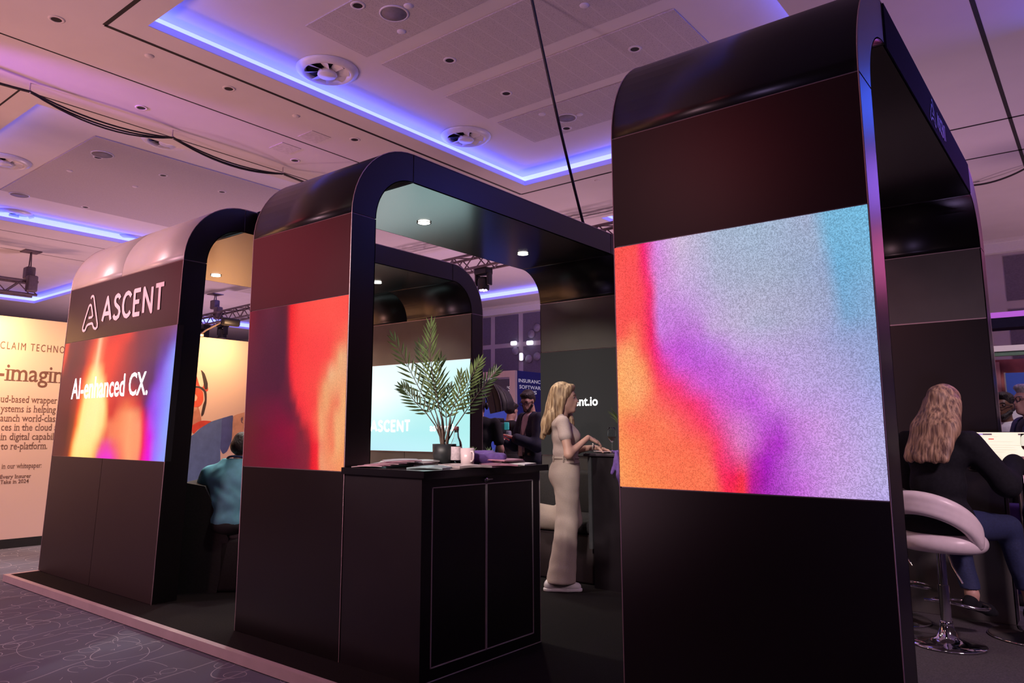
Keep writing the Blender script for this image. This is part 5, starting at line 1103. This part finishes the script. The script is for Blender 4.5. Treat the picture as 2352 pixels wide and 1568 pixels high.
soft('body', hp + [C((0, .07, SZ + .56), (.01, .09, 1.30), .052, .048)] + torso + armR + armL + legs + feet, M_skin, t, .008, .03, -.004, extra=[(hand_prims(wrR, (-.25, .95, .12), (.1, -.1, 1), -1, .55, .95), .0036, .007), (hand_prims(wrL, (.3, .95, .1), (0, -.1, 1), 1, .4, .95), .0036, .007)])
soft('jacket', torso + [C(shR, elR, .062, .055), C(elR, lerp(elR, wrR, .82), .054, .046), C(shL, elL, .062, .055), C(elL, lerp(elL, wrL, .82), .054, .046), E((0, .0, SZ + .06), (.19, .15, .13))], M_jacket, t, .009, .04, .012, .002, lambda P: P[..., 2] - (SZ + .60))
soft('trousers', [E((0, .04, SZ + .05), (.17, .14, .08))] + legs, M_jean, t, .009, .03, .014, .002, lambda P: np.where(P[..., 1] > .15, .30 - P[..., 2], -1))
for a, f in ((aR, (.1, .95, -.3)), (aL, (.25, .9, -.4))):
    f = V3(*f); b = V3(*a) + V3(0, 0, -.05)
    s_ = soft('shoe', [C(b - f * .02 + V3(0, 0, -.01), b + f * .12, .036, .032), C(b + f * .12, b + f * .17, .032, .02), C(b + V3(0, -.02, .02), b - f * .04 + V3(0, 0, -.02), .034, .03)], M_jacket, t, .007, .02)
hairp = [E(T(0, -.025, .045), (.089, .105, .094), R)]
for i, x in enumerate([-.09 + .18 * q / 17 for q in range(18)]):
    hairp += [C(T(x * .8, -.075 + abs(x) * .5, .02), T(x * 1.2, -.135 + abs(x) * .35, -.15), .04, .042), C(T(x * 1.2, -.135 + abs(x) * .35, -.14), T(x * 1.5 - .012, -.205 + abs(x) * .35, -.325 - .008 * (i * 3 % 5)), .036, .011)]
soft('hair', hairp, M_dkblond, t, .007, .026, 0, .003)
face_parts(t, T, R, .98, mat('blond_brow', (1, 1, 1)), M_lip)
# table, laptop and glass in front of her
tb = Vector((-.42, 5.79, 0)); t = thing('poseur_table', 'round high table with chrome column and disc base at the right edge', 'table', tb)
mb = MB(); mb.lathe([(0, 0), (.27, 0), (.28, .008), (.27, .014), (.1, .03), (.06, .06), (.05, .1), (0, .1)], seg=40); mb.build('base', M_chrome, t)
mb = MB(); mb.cyl((0, 0, .09), (0, 0, .99), .05, seg=28); mb.build('column', M_chrome, t)
mb = MB(); mb.lathe([(0, .985), (.29, .985), (.30, .99), (.30, 1.01), (.29, 1.016), (0, 1.016)], seg=48); mb.build('tabletop', mat('gloss_black_top', (1, 1, 1)), t)
lp = Vector((-.545, 5.74, 1.0175)); t = thing('laptop', 'open laptop with a pale web page in front of the seated woman', 'laptop', lp, -.05)
M_lap = mat('graphite_laptop', (.05, .05, .055), .35, .6, noise=.05)
mb = MB(); mb.rbox((0, -.0, .008), (.31, .21, .015), .004); mb.build('base', M_lap, t)
mb = MB()
for r_ in range(5):
    for c_ in range(13): mb.b2((-.135 + c_ * .021, -.0 + r_ * .019, .0155), (-.135 + c_ * .021 + .017, .0 + r_ * .019 + .015, .0172))
mb.build('keys', mat('black_keys', (.015, .015, .016), .5), t)
RL = Matrix.Rotation(-.28, 3, 'X'); ho = Vector((0, .104, .016))
sc_ = MB(); sc_.rbox(ho + RL @ Vector((0, .004, .105)), (.31, .007, .212), .003, RL); lid = sc_.build('lid', M_lap, t)
def lq(mb, x0, z0, x1, z1, y): mb.add([ho + RL @ Vector((a, y, b)) for a, b in ((x0, z0), (x1, z0), (x1, z1), (x0, z1))], [(0, 1, 2, 3)])
em = lambda n, c, s_=1: mat('ui_' + n, tuple(c), .4, emis=srgb([k * 255 for k in c]), es=s_, noise=0)
mb = MB(); lq(mb, -.150, .006, .150, .206, -.0005); d_ = mb.build('screen', em('page', (.90, .89, .76), .8), lid, 'lit pale web page')
mb = MB(); lq(mb, -.150, .188, -.05, .198, -.0010); mb.build('page_bar', em('bar', (.20, .16, .20)), lid); mb = MB(); lq(mb, .09, .188, .150, .198, -.0010); mb.build('page_bar', em('bar', (.20, .16, .20)), lid)
mb = MB(); lq(mb, -.136, .1885, -.10, .197, -.0014); mb.build('page_tab', em('tab', (.55, .48, .75)), lid)
mb = MB(); lq(mb, -.132, .172, -.122, .181, -.0010); mb.build('page_logo', em('logo', (.10, .28, .22)), lid)
mb = MB(); lq(mb, -.07, .158, -.04, .165, -.0010); mb.build('page_button', em('button', (.72, .20, .16)), lid)
mb = MB()
for i, (x0, x1, z) in enumerate(((-.115, -.02, .176), (-.06, .06, .143), (-.06, .1, .12), (-.06, .07, .105), (-.06, .08, .09), (-.06, .02, .075), (-.14, -.1, .145), (-.14, -.1, .12))): lq(mb, x0, z, x1, z + .0022, -.0010)
lq(mb, -.086, .03, -.084, .155, -.0010); mb.build('page_lines', em('lines', (.62, .61, .53)), lid)
wine_glass(Vector((-.385, 5.62, 1.0165)), 'stemmed glass of red wine beside the laptop at the right picture edge', (.25, .03, .03), .2)
# ---------------------------------------------------------------- men farther off
def standing_man(loc, rz, label, H, skin, hair, top, trousers, pose, extra=None, glasses=None, yaw=0, pitch=0, jacket=None, sleeves=1.0, res=.011):
    t = thing('person', label, 'person', loc, rz); s = H / 1.78
    z = lambda a: a * s
    HD = (0, .03 + .25 * -min(0, pitch) * .3, z(1.655)); hp, T, R = head_prims(HD, yaw, pitch, 1.03 * s, False)
    torso = [E((0, 0, z(1.42)), (.185 * s, .10, .09)), E((0, .015, z(1.28)), (.17 * s, .115, .16)), E((0, .015, z(1.1)), (.155 * s, .115, .14)), E((0, .0, z(.97)), (.165 * s, .12, .11))]
    shR, shL = (.20 * s, 0, z(1.43)), (-.20 * s, 0, z(1.43)); elR, elL, wrR, wrL = [tuple(V3(*p) * s) for p in pose]
    armR = [C(shR, elR, .055, .043), C(elR, wrR, .042, .029)]; armL = [C(shL, elL, .055, .043), C(elL, wrL, .042, .029)]
    legs = []
    for q in (-1, 1): legs += [C((q * .095, 0, z(.9)), (q * .11, .02, z(.5)), .095, .065), C((q * .11, .02, z(.5)), (q * .12, 0, z(.08)), .062, .042), C((q * .12, 0, .045), (q * .13, .15, .04), .04)]
    hands = []
    for w_, e_, sd in ((wrR, elR, -1), (wrL, elL, 1)):
        d = V3(*w_) - V3(*e_); hands.append((hand_prims(w_, d, (0.1, .2, 1) if abs(d[2]) < .2 else (0, 1, .2), sd, .55, 1.02), .0048, .007))
    soft('body', hp + [C((0, 0, z(1.47)), (0, .02, z(1.58)), .062, .058)] + torso + armR + armL + legs, skin, t, res, .03, -.006, extra=hands)
    tp_ = torso + [C(shR, elR, .058, .048), C(shL, elL, .058, .048)] if sleeves >= 1 else torso + [C(shR, lerp(shR, elR, sleeves), .06, .056), C(shL, lerp(shL, elL, sleeves), .06, .056)]
    if sleeves >= 1: tp_ += [C(elR, lerp(elR, wrR, .88), .048, .038), C(elL, lerp(elL, wrL, .88), .048, .038)]
    soft('shirt', tp_, top, t, res, .035, .006, .0015, lambda P: np.maximum(z(.93) - P[..., 2], P[..., 2] - z(1.53)))
    soft('trousers', legs[:2] + legs[3:5] + torso[3:], trousers, t, res, .03, .012, .002, lambda P: np.maximum(P[..., 2] - z(1.02), .05 - P[..., 2]))
    for q in (-1, 1): soft('shoe', [C((q * .12, -.04, .045), (q * .13, .16, .042), .048, .042)], M_jacket, t, .01, .02, 0, 0, lambda P: .001 - P[..., 2])
    if jacket:
        jk = torso + [C(shR, elR, .068, .058), C(elR, lerp(elR, wrR, .84), .057, .048), C(shL, elL, .068, .058), C(elL, lerp(elL, wrL, .84), .057, .048), E((0, -.01, z(.92)), (.19 * s, .135, .16))]
        soft('jacket', jk, jacket, t, res, .04, .018, .002, lambda P: np.maximum(np.maximum(z(.80) - P[..., 2], P[..., 2] - z(1.535)), np.where((P[..., 1] > .03) & (P[..., 2] > z(.85)), .075 * np.clip((P[..., 2] - z(.6)) / .8, .3, 1) - np.abs(P[..., 0]), -1)))
        mb = MB(); mb.rbox((0, .118, z(1.0)), (.3 * s, .02, .035), .006); mb.build('belt', mat('brown_belt', (.05, .025, .02), .4), t)
    hp2 = [E(T(0, -.03, .05), (.083 * s, .10 * s, .085 * s), R), E(T(0, -.05, .0), (.082 * s, .085 * s, .07 * s), R), E(T(0, .045, .095), (.06 * s, .045 * s, .032 * s), R)]
    soft('hair', hp2, hair, t, .009, .02, 0, .0015)
    face_parts(t, T, R, 1.03 * s, hair, mat('man_lips', (.35, .15, .13), .5), glasses)
    return t, T, R, s
M_suit = mat('navy_suit_jacket', (.020, .022, .045), .8, noise=.15, nscale=50); M_shirtp = mat('pink_white_shirt', (.70, .55, .60), .8, noise=.05); M_blk = mat('black_cotton', (.014, .013, .018), .85, noise=.2, nscale=40)
M_frame = mat('dark_glasses_frame', (.02, .018, .02), .3)
ang = math.atan2
loc = at(1222, 1012, 1, 7.75); loc.z = FZ
t, T, R, s = standing_man(loc, 2.75, 'bearded man in dark jacket and pink white shirt looking at his phone', 1.80, M_skin, M_brownhair, M_shirtp, M_blk, ((.27, .09, 1.10), (-.26, .09, 1.10), (.13, .35, 1.17), (-.10, .33, 1.20)), glasses=M_frame, yaw=.5, pitch=-.45, jacket=M_suit)
soft('beard', [C(T(-.058, .02, -.05), T(-.02, .062, -.1), .022, .022), C(T(.058, .02, -.05), T(.02, .062, -.1), .022, .022), C(T(-.02, .066, -.1), T(.02, .066, -.1), .023)], M_brownhair, t, .008, .02)
mb = MB(); mb.tube([(-.07, -.02, 1.53), (-.075, .1, 1.42), (-.03, .155, 1.2), (0, .165, 1.1)], .008, 6); mb.tube([(.07, -.02, 1.53), (.075, .1, 1.42), (.03, .155, 1.2), (0, .165, 1.1)], .008, 6); mb.rbox((0, .172, 1.05), (.10, .008, .13), .003); mb.build('lanyard_badge', mat('badge_card', (.35, .26, .30), .5, noise=.2, nscale=70), t)
wm = t.matrix_basis
Mz = Matrix.Rotation(2.75, 4, 'Z'); w2 = lambda p: loc + (Mz @ Vector(p))
o = MB().rbox((0, 0, 0), (.075, .15, .012), .004).build('phone', mat('red_phone_case', (.75, .05, .06), .4)); o.location = w2((-.09, .46, 1.215)); o.rotation_euler = (.5, 0, 2.75 - .5); tag(o, 'red phone held by the man in the dark jacket', 'phone')
mb = MB(); mb.lathe([(0, 0), (.028, 0), (.037, .09), (.035, .09), (.027, .004), (0, .004)]); o = mb.build('paper_cup', mat('cup_paper', (.80, .66, .66), .6)); o.location = w2((.11, .455, 1.12)); tag(o, 'small white cup in the other hand of the man with the phone', 'cup')
loc = at(1100, 1010, 1, 6.85); loc.z = FZ
t, T, R, s = standing_man(loc, .55, 'person in a dark tee with headphones seen from behind, half hidden by the left arch', 1.72, M_skin, M_brownhair, M_blk, M_blk, ((.27, .0, 1.12), (-.27, .0, 1.12), (.27, .10, .90), (-.25, .12, .9)), sleeves=.7)
mb = MB()
for q in (-1, 1): mb.ellipsoid(T(q * .09, -.005, -.01), (.022, .04, .045), None, 12, 8)
mb.tube([T(.1 * math.cos(a), -.01, .01 + .14 * math.sin(a)) for a in [PI * i / 12 for i in range(13)]], .010, 8); mb.build('headphones', M_blackm, t)
loc = at(1170, 1010, 1, 8.45); loc.z = FZ
t, T, R, s = standing_man(loc, -.1, 'camera operator in black behind the man with the phone', 1.70, M_skin, M_brownhair, M_blk, M_blk, ((.28, .12, 1.12), (-.30, .08, 1.10), (.10, .36, 1.26), (-.12, .36, 1.2)), sleeves=.55, pitch=-.3)
# video camera on a tripod with a big dark flag
cl = at(1146, 990, 1, 7.85); cl.z = FZ
t = thing('video_camera', 'video camera with a large black fan shaped light shade on a tripod', 'camera', cl, .3)
mb = MB(); mb.rbox((0, 0, 1.33), (.13, .30, .15), .02); mb.rbox((.0, .05, 1.44), (.05, .2, .05), .015); mb.build('camera_body', M_blackm, t)
mb = MB(); mb.cyl((0, -.15, 1.33), (0, -.30, 1.33), .045, .055); mb.build('lens', M_blackm, t)
mb = MB(); mb.rbox((.09, .05, 1.36), (.07, .03, .10), .01); mb.build('monitor', mat('camera_monitor', (.1, .5, .55), .3, emis=(.05, .40, .42), es=.35, noise=0), t)
mb = MB(); mb.rbox((.04, .15, 1.22), (.14, .10, .16), .02); mb.build('battery_pack', mat('grey_gear', (.28, .29, .36), .5), t)
for a in (.3, 2.4, 4.5):
    mb = MB(); mb.tube([(0, 0, 1.24), (.42 * math.cos(a), .42 * math.sin(a), 0.0)], .016, 8); mb.build('tripod_leg', M_blackm, t)
mb = MB(); M_shade = mat('black_nylon', (.016, .014, .02), .6, noise=.1)
SL_ = [(1114, 882), (1117, 905), (1121, 928), (1126, 950)]; SR_ = [(1152, 889), (1171, 902), (1180, 922), (1179, 938)]
inv_ = Matrix.Rotation(-.3, 3, 'Z')
def shade(u, v):
    f = v * 3; i = min(int(f), 2); f -= i; a, b = [Vector(q[i]).lerp(Vector(q[i + 1]), f) for q in (SL_, SR_)]; p = a.lerp(b, u) + Vector((0, -5 * math.sin(PI * u) * (1 - v)))
    return inv_ @ (at(p.x, p.y, 1, 7.55 + .22 * (1 - math.sin(PI * min(1, u * .9 + .1)))) - cl)
mb.grid(shade, 16, 10); mb.grid(lambda u, v: shade(1 - u, v) + Vector((0, .012, 0)), 16, 10)
fl = mb.build('light_shade', M_shade, t)
for q in (.25, .5, .75):
    mb = MB(); mb.tube([shade(q, v / 8) + Vector((0, -.004, 0)) for v in range(9)], .006, 6); mb.build('shade_rib', mat('rib_grey', (.09, .08, .10), .5), fl)
# seated man in the left arch
ml = Vector((-5.43, 3.40, 0)); t = thing('person', 'man in teal shirt seated in the left arch, back turned', 'person', ml, .75)
HD = (.055, .10, 1.085); hp, T, R = head_prims(HD, -.35, -.5, 1.02, False)
torso = [E((0, .0, .53), (.17, .14, .12)), E((0, .0, .68), (.175, .13, .16)), E((0, .02, .82), (.195, .13, .13)), E((.01, .03, .90), (.165, .095, .10))]
shR, shL = (.19, .04, .90), (-.18, .04, .88); elR, elL, wrR, wrL = (.27, .22, .70), (-.29, .16, .67), (.10, .42, .66), (-.10, .42, .66)
legs = [C((.1, .05, .50), (.16, .46, .50), .09, .07), C((.16, .46, .50), (.16, .48, .08), .062, .045), C((-.1, .05, .50), (-.16, .46, .50), .09, .07), C((-.16, .46, .50), (-.16, .48, .08), .062, .045)]
arms = [C(shR, elR, .055, .044), C(elR, wrR, .042, .028), C(shL, elL, .055, .044), C(elL, wrL, .042, .028)]
soft('body', hp + [C((.01, .03, .93), (.05, .08, 1.02), .062, .06)] + torso + arms + legs, M_skin, t, .009, .03, -.006, extra=[(hand_prims(wrR, (-.5, .8, 0), (0, .1, 1), -1, .6), .005, .007), (hand_prims(wrL, (.5, .8, 0), (0, .1, 1), 1, .6), .005, .007)])
soft('shirt', torso + [C(shR, elR, .068, .062), C(shL, elL, .068, .062), C(elR, lerp(elR, wrR, .3), .058, .055), C(elL, lerp(elL, wrL, .3), .058, .055), C((-.03, .04, .98), (.07, .04, .98), .055)], mat('teal_shirt', (.20, .58, .74), .8, noise=.12, nscale=14, bump=.2), t, .009, .035, .012, .004, lambda P: np.maximum(P[..., 2] - 1.01, .455 - P[..., 2]))
soft('trousers', legs + [E((0, .0, .50), (.17, .14, .08))], mat('dark_trousers', (.03, .028, .032), .8), t, .01, .03, .014, .002, lambda P: np.maximum(P[..., 2] - .6, .1 - P[..., 2]))
for q in (-1, 1): soft('shoe', [C((q * .16, .44, .05), (q * .17, .62, .042), .046, .04)], M_blk, t, .01, .02, 0, 0, lambda P: .001 - P[..., 2])
soft('hair', [E(T(0, -.03, .04), (.083, .098, .085), R), E(T(0, -.055, -.01), (.08, .075, .07), R)], M_brownhair, t, .008, .02, 0, .0015)
mb = MB(); mb.tube([(.02 + .075 * math.cos(a), .04 + .075 * math.sin(a), 1.0 - .03 * math.sin(a)) for a in [2 * PI * i / 20 for i in range(21)]], .009, 6, False); mb.build('lanyard', mat('navy_ribbon', (.03, .06, .16), .7), t)
face_parts(t, T, R, 1.02, M_brownhair, mat('man_lips', (1, 1, 1)))
# two men beyond the tall arch
loc = at(2314, 1000, 1, 7.9); loc.z = FZ
t, T, R, s = standing_man(Vector((loc.x + .0, loc.y, FZ)), 3.0, 'man with glasses, dark beard and white shirt beyond the tall arch', 1.63, M_skin2, M_brownhair, mat('white_shirt', (.72, .70, .76), .8), M_blk, ((.27, .05, 1.1), (-.27, .05, 1.1), (.15, .3, 1.05), (-.15, .3, 1.05)), glasses=M_frame, yaw=-.2)
soft('beard', [C(T(-.058, .02, -.06), T(-.02, .062, -.1), .022, .022), C(T(.058, .02, -.06), T(.02, .062, -.1), .022, .022), C(T(-.02, .07, -.1), T(.02, .07, -.1), .022)], M_brownhair, t, .008, .02)
loc = at(2352, 1000, 1, 7.0); loc.z = FZ
standing_man(Vector((loc.x + .07, loc.y + .03, FZ)), 2.0, 'grey haired man with glasses in a navy suit at the right edge', 1.65, M_skin, M_grey, M_suit, M_blk, ((.30, .05, 1.12), (-.30, .05, 1.12), (.2, .28, 1.05), (-.2, .28, 1.05)), glasses=M_frame, yaw=.25, jacket=mat('blue_suit', (.035, .05, .12), .8, noise=.15, nscale=50))
# ================================================================ NEIGHBOURING STANDS
cb = at(1183, 850, 1, 9.2); XC = cb.x; ZT = cb.z
t = thing('blue_booth', 'blue walled booth with white lettering behind the man with the phone', 'booth', (XC, 9.2, FZ))
M_blue = mat('royal_blue_print', (.030, .050, .36), .5, noise=.05); M_bwhite = mat('white_frame', (.78, .72, .74), .5, noise=.02)
h_ = ZT - FZ
mb = MB(); mb.b2((-.06, .062, 0), (0, 3.2, h_)); mb.build('side_wall', M_blue, t)
mb = MB(); mb.b2((-2.6, 0, h_ - .10), (-.002, .06, h_)); mb.b2((-.11, .001, 0), (-.003, .059, h_ - .1)); mb.build('white_frame', M_bwhite, t)
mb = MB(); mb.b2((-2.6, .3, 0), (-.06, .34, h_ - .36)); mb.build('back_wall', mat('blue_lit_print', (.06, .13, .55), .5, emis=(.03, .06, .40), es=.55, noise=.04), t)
mb = MB(); mb.b2((-2.6, .3, h_ - .36), (-.06, .34, h_ - .1)); mb.build('header', mat('slate_panel', (.10, .12, .20), .6), t)
q = MB()
def bt(body, ul, ur, v, cap):
    a, b = at(ul, v, 0, XC), at(ur, v, 0, XC); put_text(q, body, (.001, a.y - 9.2, a.z - FZ), (0, 1, 0), (0, 0, 1), b.y - a.y, cap, .015, False, .003)
bt('INSURANCE', 1190.5, 1246, 877, .056); bt('SOFTWARE', 1192.5, 1246, 891.5, .056); bt("'S", 1222, 1232.5, 905, .056)
q.build('wall_lettering', mat('white_lettering', (.85, .85, .9), .5, emis=(.6, .6, .7), es=.35, noise=0), t); q = MB()
a = at(1165, 898, 1, 9.5); put_text(q, "'S", (a.x - XC, .299, a.z - FZ), (1, 0, 0), (0, 0, 1), .07, .08, .015, False, .003)
q.build('panel_lettering', MATS['white_lettering'], t); q = MB()
a = at(1121, 870, 1, 9.5); q.add([(a.x - XC, .297, a.z - FZ), (a.x - XC + .14, .297, a.z - FZ + .06), (a.x - XC + .08, .297, a.z - FZ - .01)], [(0, 1, 2)])
q.build('arrow_mark', MATS['white_lettering'], t)
# right-hand stands
t = thing('timber_booth', 'reddish timber booth with a white beam and dark header at the right edge', 'booth', (-.9, 9.9, FZ))
g = lambda v: at(2310, v, 1, 9.9).z - FZ
mb = MB(); mb.b2((-1.2, .8, 0), (2.5, .86, g(818) + .03)); mb.build('timber_wall', mat('reddish_timber', (.42, .13, .13), .6, noise=.3, nscale=5), t)
mb = MB(); mb.b2((-1.2, .75, 0.0), (-.02, .8, g(818))); mb.b2((.55, .75, 0), (.95, .8, g(840))); mb.build('timber_panel', mat('pinkish_timber', (.50, .24, .26), .6, noise=.2, nscale=5), t)
mb = MB(); mb.b2((-1.2, 0, g(806)), (2.5, .12, g(793))); mb.build('white_beam', M_bwhite, t)
mb = MB(); mb.b2((-1.2, .02, g(816)), (2.5, .10, g(806))); mb.build('green_strip', mat('dull_green', (.10, .19, .13), .6), t)
mb = MB(); mb.b2((-1.2, -.02, g(752)), (2.5, .3, g(729))); mb.build('dark_header', M_navy, t)
mb = MB(); mb.b2((-1.2, -.015, g(729)), (2.5, .3, g(716))); mb.build('violet_band', mat('violet_lit_band', (.42, .12, .62), .5, emis=(.42, .10, .62), es=.45, noise=.03), t)
for x in (-.6, .3, 1.2, 2.1):
    mb = MB(); mb.b2((x, .02, g(793)), (x + .03, .05, g(752))); mb.build('post', M_alu, t)
sb = at(2309, 857, 1, 9.2); t = thing('blue_sign', 'blue and white display board behind the grey haired man', 'sign', (sb.x, 9.2, FZ))
gz = lambda v: at(2320, v, 1, 9.2).z - FZ
mb = MB(); mb.b2((0, 0, gz(915)), (1.1, .04, gz(856))); mb.build('blue_panel', mat('sign_blue', (.035, .085, .42), .5, noise=.04), t)
mb = MB(); mb.b2((0, 0, 0), (1.1, .038, gz(915))); mb.build('white_panel', mat('sign_white', (.72, .70, .78), .5, noise=.02), t)
mb = MB(); mb.b2((-.012, -.005, 0), (0, .045, gz(855))); mb.build('edge', M_alu, t)
mb = MB(); mb.rbox((0, 0, .36), (.9, .26, .72), .03); o = mb.build('covered_table', mat('violet_table_cover', (.10, .05, .30), .7, noise=.1)); o.location = (at(2320, 1000, 1, 7.45).x + .05, 7.44, FZ + .3); o.location.z = FZ; o.scale.z = 1.0; tag(o, 'violet covered table in front of the two men at the right', 'table')
